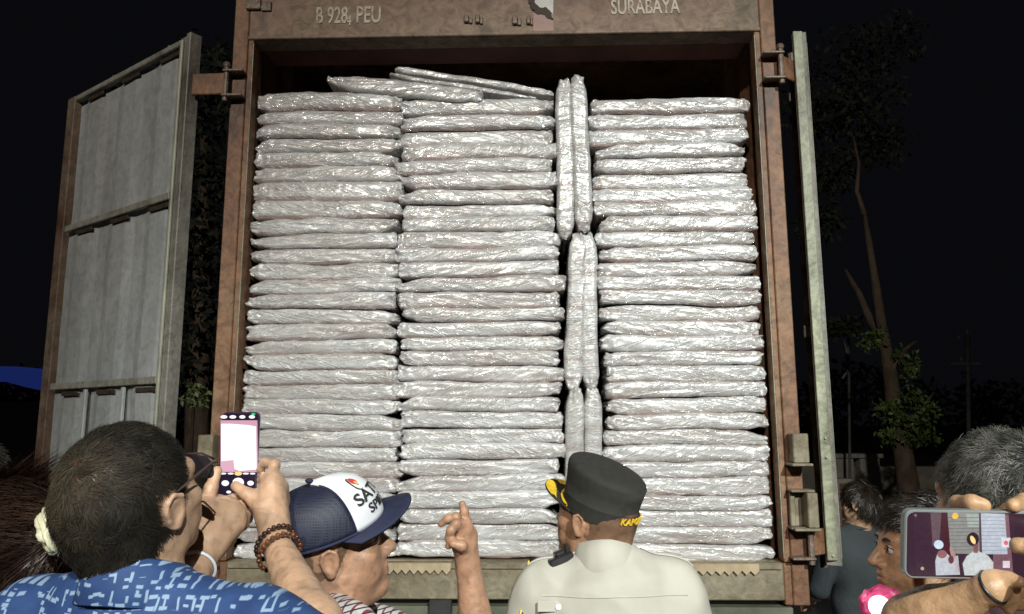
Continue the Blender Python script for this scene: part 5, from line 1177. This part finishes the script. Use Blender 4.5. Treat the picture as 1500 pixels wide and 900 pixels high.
# ---- H: woman with the ponytail at the left edge ---------------------------------------------
def woman():
    H = Frame(W(2, 812, 1.22), Rz(.75)@Rx(-.05), .98); B = Frame(W(10, 960, 1.22), Rz(.3))
    root = thing('person', (B.o[0], B.o[1], 0), 'woman with dark auburn ponytail tied in a cream scrunchie at the left edge', 'person')
    S = SDF(.004); neck = B(0, 0, .05); head_sdf(S, H, True, neck, .05); rs = B(.16, 0, -.02); ls = B(-.16, 0, -.02); S.cap(neck, rs, .045, .045, .04); S.cap(neck, ls, .045, .045, .04); E = {}
    for s, sh in ((1, rs), (-1, ls)): e = B(s*.22, .03, -.28); w = B(s*.16, .24, -.3); E[s] = e; arm_sdf(S, sh, e, w, .9); simple_hand(S, w, B.M@np.array([-s*.3, .9, .1]), (0, 0, -1.), s)
    hl = scalp(.05, -.10, ear=False); V, Q = finish(root, S, H, m_skin_a, hairline=hl, hair=(.12, .07, .05)); eyes(root, H)
    kn = W(74, 790, 1.16); kl = H.inv(kn[None])[0]
    strands(root, V, Q, H, hl, lambda p: (kl-p), .085, 16000, .0016, m_hair_r, seed=31, lift=.12, curl=.10, clump=30, seg=5, out=.006)
    # ponytail: long locks from the knot, spreading and falling
    rg = np.random.RandomState(4); n = 5200; sg = 9
    path = [W(78, 800, 1.15), W(72, 826, 1.14), W(56, 852, 1.13), W(48, 880, 1.13), W(46, 915, 1.13), W(44, 960, 1.13)]
    path2 = [W(78, 800, 1.15), W(92, 822, 1.16), W(94, 845, 1.17), W(78, 866, 1.16), W(62, 890, 1.15), W(52, 930, 1.15)]
    path3 = [W(78, 800, 1.15), W(56, 815, 1.12), W(28, 840, 1.12), W(12, 866, 1.12), W(16, 890, 1.13), W(24, 930, 1.13)]
    ctr = np.array([path, path2, path3]); ts = np.linspace(0, 5, sg+1); i0 = np.minimum(ts.astype(int), 4); fr = ts-i0
    wsel = rg.dirichlet([.7, .7, .7], n); P0 = np.einsum('nk,kij->nij', wsel, ctr); L0_ = P0[:, i0]*(1-fr)[None, :, None]+P0[:, i0+1]*fr[None, :, None]
    off = rg.randn(n, 3)*.010; ph = rg.rand(n)*6.28; spread = (.5+np.linspace(0, 1, sg+1)*1.6)
    A = L0_+off[:, None]*spread[None, :, None]; kk = np.linspace(0, 1, sg+1)
    wav = np.sin(kk[None]*12+vnoise(wsel*5, 3)[:, None]*5+ph[:, None]*.25)[..., None]*np.array([.010, .006, .003])*kk[None, :, None]; A = A+wav
    endc = (rg.rand(n)*.45+.55); A = A  # lengths vary below
    wdir = RT[None]*.9+rg.randn(n, 3)*.5; wdir /= np.linalg.norm(wdir, axis=1)[:, None]; ww = .0014*(1-.6*kk)
    a = A-wdir[:, None]*ww[None, :, None]/2; b_ = A+wdir[:, None]*ww[None, :, None]/2; VV = np.stack([a, b_], 2).reshape(-1, 3); m = 2*(sg+1); base = np.arange(n)[:, None]*m
    F = np.concatenate([base+np.array([[2*i, 2*i+1, 2*i+3, 2*i+2]]) for i in range(sg)]); put('ponytail', VV, F, m_hair_r, root)
    # scrunchie: gathered satin ring
    ax = W(80, 812, 1.15)-W(66, 770, 1.16); ax /= np.linalg.norm(ax); c = W(78, 780, 1.12); u = np.cross(ax, UPZ); u /= np.linalg.norm(u); v = np.cross(ax, u); V = []; n1, n2 = 90, 20
    ax2 = RT*.5+UP*-.86; ax2 /= np.linalg.norm(ax2); c = W(86, 774, 1.07)
    for i in range(n1):
        A_ = 2*math.pi*i/n1; cd = u*math.cos(A_)+v*math.sin(A_)
        for j in range(n2):
            b2 = 2*math.pi*j/n2; r = .0105*(1+.55*float(vnoise(np.array([math.cos(A_)*4.2+7, math.sin(A_)*4.2, math.sin(b2)*1.2]), 6))+.42*math.sin(8*A_+2.6*math.sin(b2)+3*math.sin(2*A_)))
            V.append(c+cd*(.015+r*math.cos(b2))+ax*r*1.9*math.sin(b2))
    V = np.array(V); put('scrunchie', V, grid_faces(n1, n2, True, True), m_scr, root, True)
    shirt(root, B, m_denim, [(rs, E[1], .6, .062), (ls, E[-1], .6, .062)], off=.010, sw=.16); legs(root, B, m_trou, m_shoe)
woman()
def bystander_mint():
    B = Frame(W(-75, 870, 1.75), Rz(.1)); H = Frame(B(0, .02, .25), Rz(.1)); root = thing('person', (B.o[0], B.o[1], 0), 'person in mint green top, only a shoulder showing at the left edge', 'person')
    S = SDF(.006); neck = B(0, 0, .05); head_sdf(S, H, True, neck); rs = B(.18, 0, -.02); ls = B(-.18, 0, -.02); S.cap(neck, rs, .05, .05, .04); S.cap(neck, ls, .05, .05, .04); E = {}
    for s, sh in ((1, rs), (-1, ls)): e = B(s*.22, .03, -.28); w = B(s*.16, .24, -.3); E[s] = e; arm_sdf(S, sh, e, w); simple_hand(S, w, B.M@np.array([-s*.3, .9, .1]), (0, 0, -1.), s)
    hl = scalp(.045, -.1); V, Q = finish(root, S, H, m_skin_a, hairline=hl, hair=(.1, .08, .07)); strands(root, V, Q, H, hl, crown_flow, .04, 5000, .002, m_hair_b, seed=3, lift=.4, curl=.3)
    shirt(root, B, m_mint, [(rs, E[1], .7, .064), (ls, E[-1], .7, .064)], off=.014, h=.008); legs(root, B, m_trou, m_shoe)
bystander_mint()

# ================================================================ the dark yard beyond
m_bark = pmat('dim brown bark', [(.05, .035, .022), (.12, .085, .06)], scale=6, rough=.9, bump=.7, bscale=16, bumpstretch=(1, 1, .25), dist=.03)
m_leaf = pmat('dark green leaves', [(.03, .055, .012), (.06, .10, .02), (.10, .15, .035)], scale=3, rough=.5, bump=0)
m_leaf_shade = pmat('shaded green leaves', [(.006, .009, .004), (.012, .018, .006)], scale=3, rough=.8, bump=0)  # darker leaf copy: night shade put into the colour
def leaves(name, centers, radii, n, size, mat, parent, seed):
    rg = np.random.RandomState(seed); idx = rg.randint(0, len(centers), n); c = np.array(centers)[idx]; r = np.array(radii)[idx]
    d = rg.randn(n, 3); d /= np.linalg.norm(d, axis=1)[:, None]; p = c+d*r[:, None]*(rg.rand(n)**.5)[:, None]*np.array([1, 1, .8])
    u = rg.randn(n, 3); u[:, 2] -= .6; u /= np.linalg.norm(u, axis=1)[:, None]; v = np.cross(u, rg.randn(n, 3)); v /= np.linalg.norm(v, axis=1)[:, None]; s = size*rg.uniform(.6, 1.3, n)[:, None]
    V = np.stack([p, p+u*s*.5+v*s*.22, p+u*s, p+u*s*.5-v*s*.22], 1).reshape(-1, 3); F = np.arange(4*n).reshape(-1, 4); return put(name, V, F, mat, parent)
def tree_right():
    D = 9.0; w = lambda u, v, d=0: W(u, v, D+d)
    root = thing('tree', (w(1335, 735)[0], w(1335, 735)[1], 0), 'tall thin branched tree with sparse dim green leaves rising right of the container', 'tree')
    b = MB(); g = w(1338, 760); g[2] = 0
    b.tube([g, w(1332, 720), w(1322, 660), w(1310, 600), w(1303, 540), w(1290, 470), w(1280, 400), w(1272, 350), w(1266, 312)], [.15, .13, .11, .095, .08, .06, .045, .036, .025], 12)
    t = b.build('trunk', m_bark, root, True)
    for pts, r in (([w(1296, 500), w(1275, 470, .2), w(1258, 430, .3), w(1238, 395, .4)], [.06, .05, .04, .02]), ([w(1266, 314), w(1255, 280), w(1258, 240), w(1250, 200)], [.03, .026, .02, .01]), ([w(1303, 545), w(1325, 512, -.2), w(1342, 500, -.3)], [.04, .03, .012]), ([w(1318, 640), w(1350, 600, -.2), w(1368, 575, -.3)], [.04, .03, .012])):
        b = MB(); b.tube(pts, r, 8); b.build('branch', m_bark, t, True)
    cs = [(1335, 540), (1330, 580), (1350, 590), (1345, 620), (1362, 600), (1298, 600), (1272, 500), (1285, 490), (1340, 640), (1362, 640), (1300, 640), (1318, 610), (1325, 520)]
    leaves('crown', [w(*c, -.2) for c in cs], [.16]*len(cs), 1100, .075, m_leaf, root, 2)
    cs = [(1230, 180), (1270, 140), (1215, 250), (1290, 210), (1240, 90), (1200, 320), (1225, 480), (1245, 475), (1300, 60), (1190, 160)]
    leaves('crown', [w(*c, .6) for c in cs], [.5, .5, .4, .4, .6, .35, .12, .12, .5, .5], 3500, .11, m_leaf_shade, root, 3)
tree_right()
def tree_left():
    D = 8.5; w = lambda u, v, d=0: W(u, v, D+d); root = thing('tree', (*w(292, 700)[:2], 0), 'dark leafy tree glimpsed in the gap between left door and container post', 'tree')
    g = w(290, 760); g[2] = 0; b = MB(); b.tube([g, w(290, 600), w(296, 400), w(300, 200)], [.16, .14, .1, .05], 10); b.build('trunk', m_bark, root, True)
    cs = [(290, 160), (300, 260), (285, 330), (310, 380), (290, 450), (280, 520), (300, 100)]; leaves('crown', [w(*c) for c in cs], [.5]*len(cs), 3000, .12, m_leaf_shade, root, 5)
tree_left()
def shrub_lit():
    root = W(285, 575, 7.6); r = thing('shrub', (*root[:2], 0), 'small lamp lit shrub seen low in the gap beside the left post', 'shrub')
    g = root.copy(); g[2] = 0; b = MB(); b.tube([g, root], [.03, .015], 8); b.build('stem', m_bark, r, True)
    m = pmat('lamplit leaves', [(.10, .16, .05), (.30, .38, .16)], scale=8, rough=.5, bump=0)  # lamp light put into the leaf colour
    leaves('foliage', [W(278, 580, 7.6), W(290, 584, 7.6), W(284, 568, 7.6), W(296, 578, 7.6)], [.09]*4, 180, .075, m, r, 6)
shrub_lit()
def pole(name, label, pts, r, mat, cat='pole', extra=None):
    g = np.array(pts[0], float); base = g.copy(); base[2] = 0; root = thing(name, base, label, cat); b = MB(); b.tube([base]+list(pts), r, 8); b.build('mast', mat, root, True)
    if extra: extra(root)
m_dimsteel = pmat('dim galvanised steel', [(.07, .065, .06), (.13, .125, .12)], rough=.6)
def ex1(root):
    b = MB(); b.tube([W(1242, 530, 11), W(1240, 545, 11), W(1234, 555, 11)], .022, 6); b.tube([W(1235, 496, 11), W(1240, 512, 11), W(1241, 532, 11)], .02, 6); b.build('bent_arm', m_dimsteel, root, True)
pole('lamp_post', 'thin grey post with a bent arm behind the bystander', [W(1245, 700, 11), W(1243, 495, 11)], .022, m_dimsteel, 'post', ex1)
def ex2(root):
    b = MB(); b.box((-.45, -.03, -.03), (.45, .03, .03), O=W(1413, 533, 22)); b.build('crossarm', m_dimsteel, root)
    for u, v in ((1404, 498), (1417, 490), (1408, 530), (1420, 530)):
        b = MB(); c = W(u, v, 22); b.tube([c, c+np.array([0, 0, .16])], [.05, .03], 8); b.build('insulator', m_dimsteel, root, True)
pole('utility_pole', 'distant utility pole with crossarm and insulators right of the tree', [W(1419, 640, 22), W(1417, 492, 22)], .07, m_dimsteel, 'pole', ex2)
# boundary wall with capped pillars
m_wall = pmat('dim plastered wall', [(.13, .12, .10), (.22, .21, .18)], scale=4, rough=.9); m_cap = pmat('pale pillar plaster', [(.22, .215, .19), (.36, .35, .31)], scale=6, rough=.9)
def wall():
    a = W(1205, 684, 12.4); b_ = W(1330, 686, 12.4); root = thing('boundary_wall', ((a[0]+b_[0])/2, a[1], 0), 'low plastered boundary wall with two capped pillars in the dark background', 'wall')
    b = MB(); b.box((a[0]-.5, a[1], 0), (b_[0]+6, a[1]+.2, a[2])); b.build('wall_panel', m_wall, root)
    for u in (1232, 1270):
        c = W(u, 671, 12.3); b = MB(); b.box((c[0]-.16, c[1]-.1, 0), (c[0]+.16, c[1]+.22, c[2])); p = b.build('pillar', m_cap, root)
        b = MB(); b.box((c[0]-.21, c[1]-.15, c[2]+.002), (c[0]+.21, c[1]+.27, c[2]+.07)); b.build('pillar_cap', m_cap, p)
wall()
m_brick = pmat('old red brick', [(.10, .045, .032), (.22, .11, .08)], scale=14, rough=.9, bump=.5)
def post_brick():
    c = W(1237, 722, 7.5); root = thing('brick_pillar', (c[0], c[1], 0), 'small brick pillar with pale edges just right of the open right door', 'pillar')
    top = W(1237, 702, 7.5)[2]; b = MB(); n = int(top/.09)
    b.box((c[0]-.075, c[1]-.02, 0), (c[0]+.075, c[1]+.15, top)); b.build('core', m_cap, root)
    b = MB()
    for k in range(n): b.box((c[0]-.055, c[1]-.035, k*.09+.01), (c[0]+.0-.003, c[1]-.021, k*.09+.08)); b.box((c[0]+.003, c[1]-.035, k*.09+.01), (c[0]+.058, c[1]-.021, k*.09+.08))
    b.build('brick_facing', m_brick, root)
post_brick()
# far dark house at the left, the blue light on its roof painted in as glow
def house():
    a = W(-60, 560, 24); b_ = W(95, 600, 24); root = thing('house', ((a[0]+b_[0])/2, a[1]+2, 0), 'dark far house with a blue glowing roof edge at the left edge of the picture', 'house')
    zt = W(30, 566, 24)[2]; m_dkw = pmat('unlit wall', [(.012, .012, .014), (.02, .02, .022)], rough=.9); m_blue = emat('blue glow on roof', (.007, .014, .085), 1.0)
    b = MB(); b.box((a[0]-6, a[1], 0), (b_[0]+.5, a[1]+5, zt-.5)); b.build('wall', m_dkw, root)
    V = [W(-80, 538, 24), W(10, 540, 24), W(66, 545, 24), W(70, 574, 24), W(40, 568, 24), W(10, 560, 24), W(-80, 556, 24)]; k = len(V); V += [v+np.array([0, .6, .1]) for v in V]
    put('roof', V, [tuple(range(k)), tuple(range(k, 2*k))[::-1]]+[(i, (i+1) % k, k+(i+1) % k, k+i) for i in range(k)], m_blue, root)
house()
def far_trees():
    m = pmat('unlit foliage', [(.004, .005, .003), (.008, .010, .006)], scale=1, rough=.9, bump=0); rg = np.random.RandomState(8); cs = []; rr = []
    for x in np.linspace(-60, 70, 60): 
        h = 2.2+1.4*vnoise(np.array([x*.11, 0, 0]), 2)+.5*vnoise(np.array([x*.5, 0, 0]), 3)
        for z in np.arange(.5, h+1.2, .9): cs.append((x+rg.uniform(-.5, .5), 38+rg.uniform(-1, 1), z)); rr.append(1.3)
    o = leaves('far_treeline', cs, rr, 26000, .5, m, None, 9); tag(o, 'dark mass of distant trees along the horizon', 'trees', kind='stuff')
far_trees()
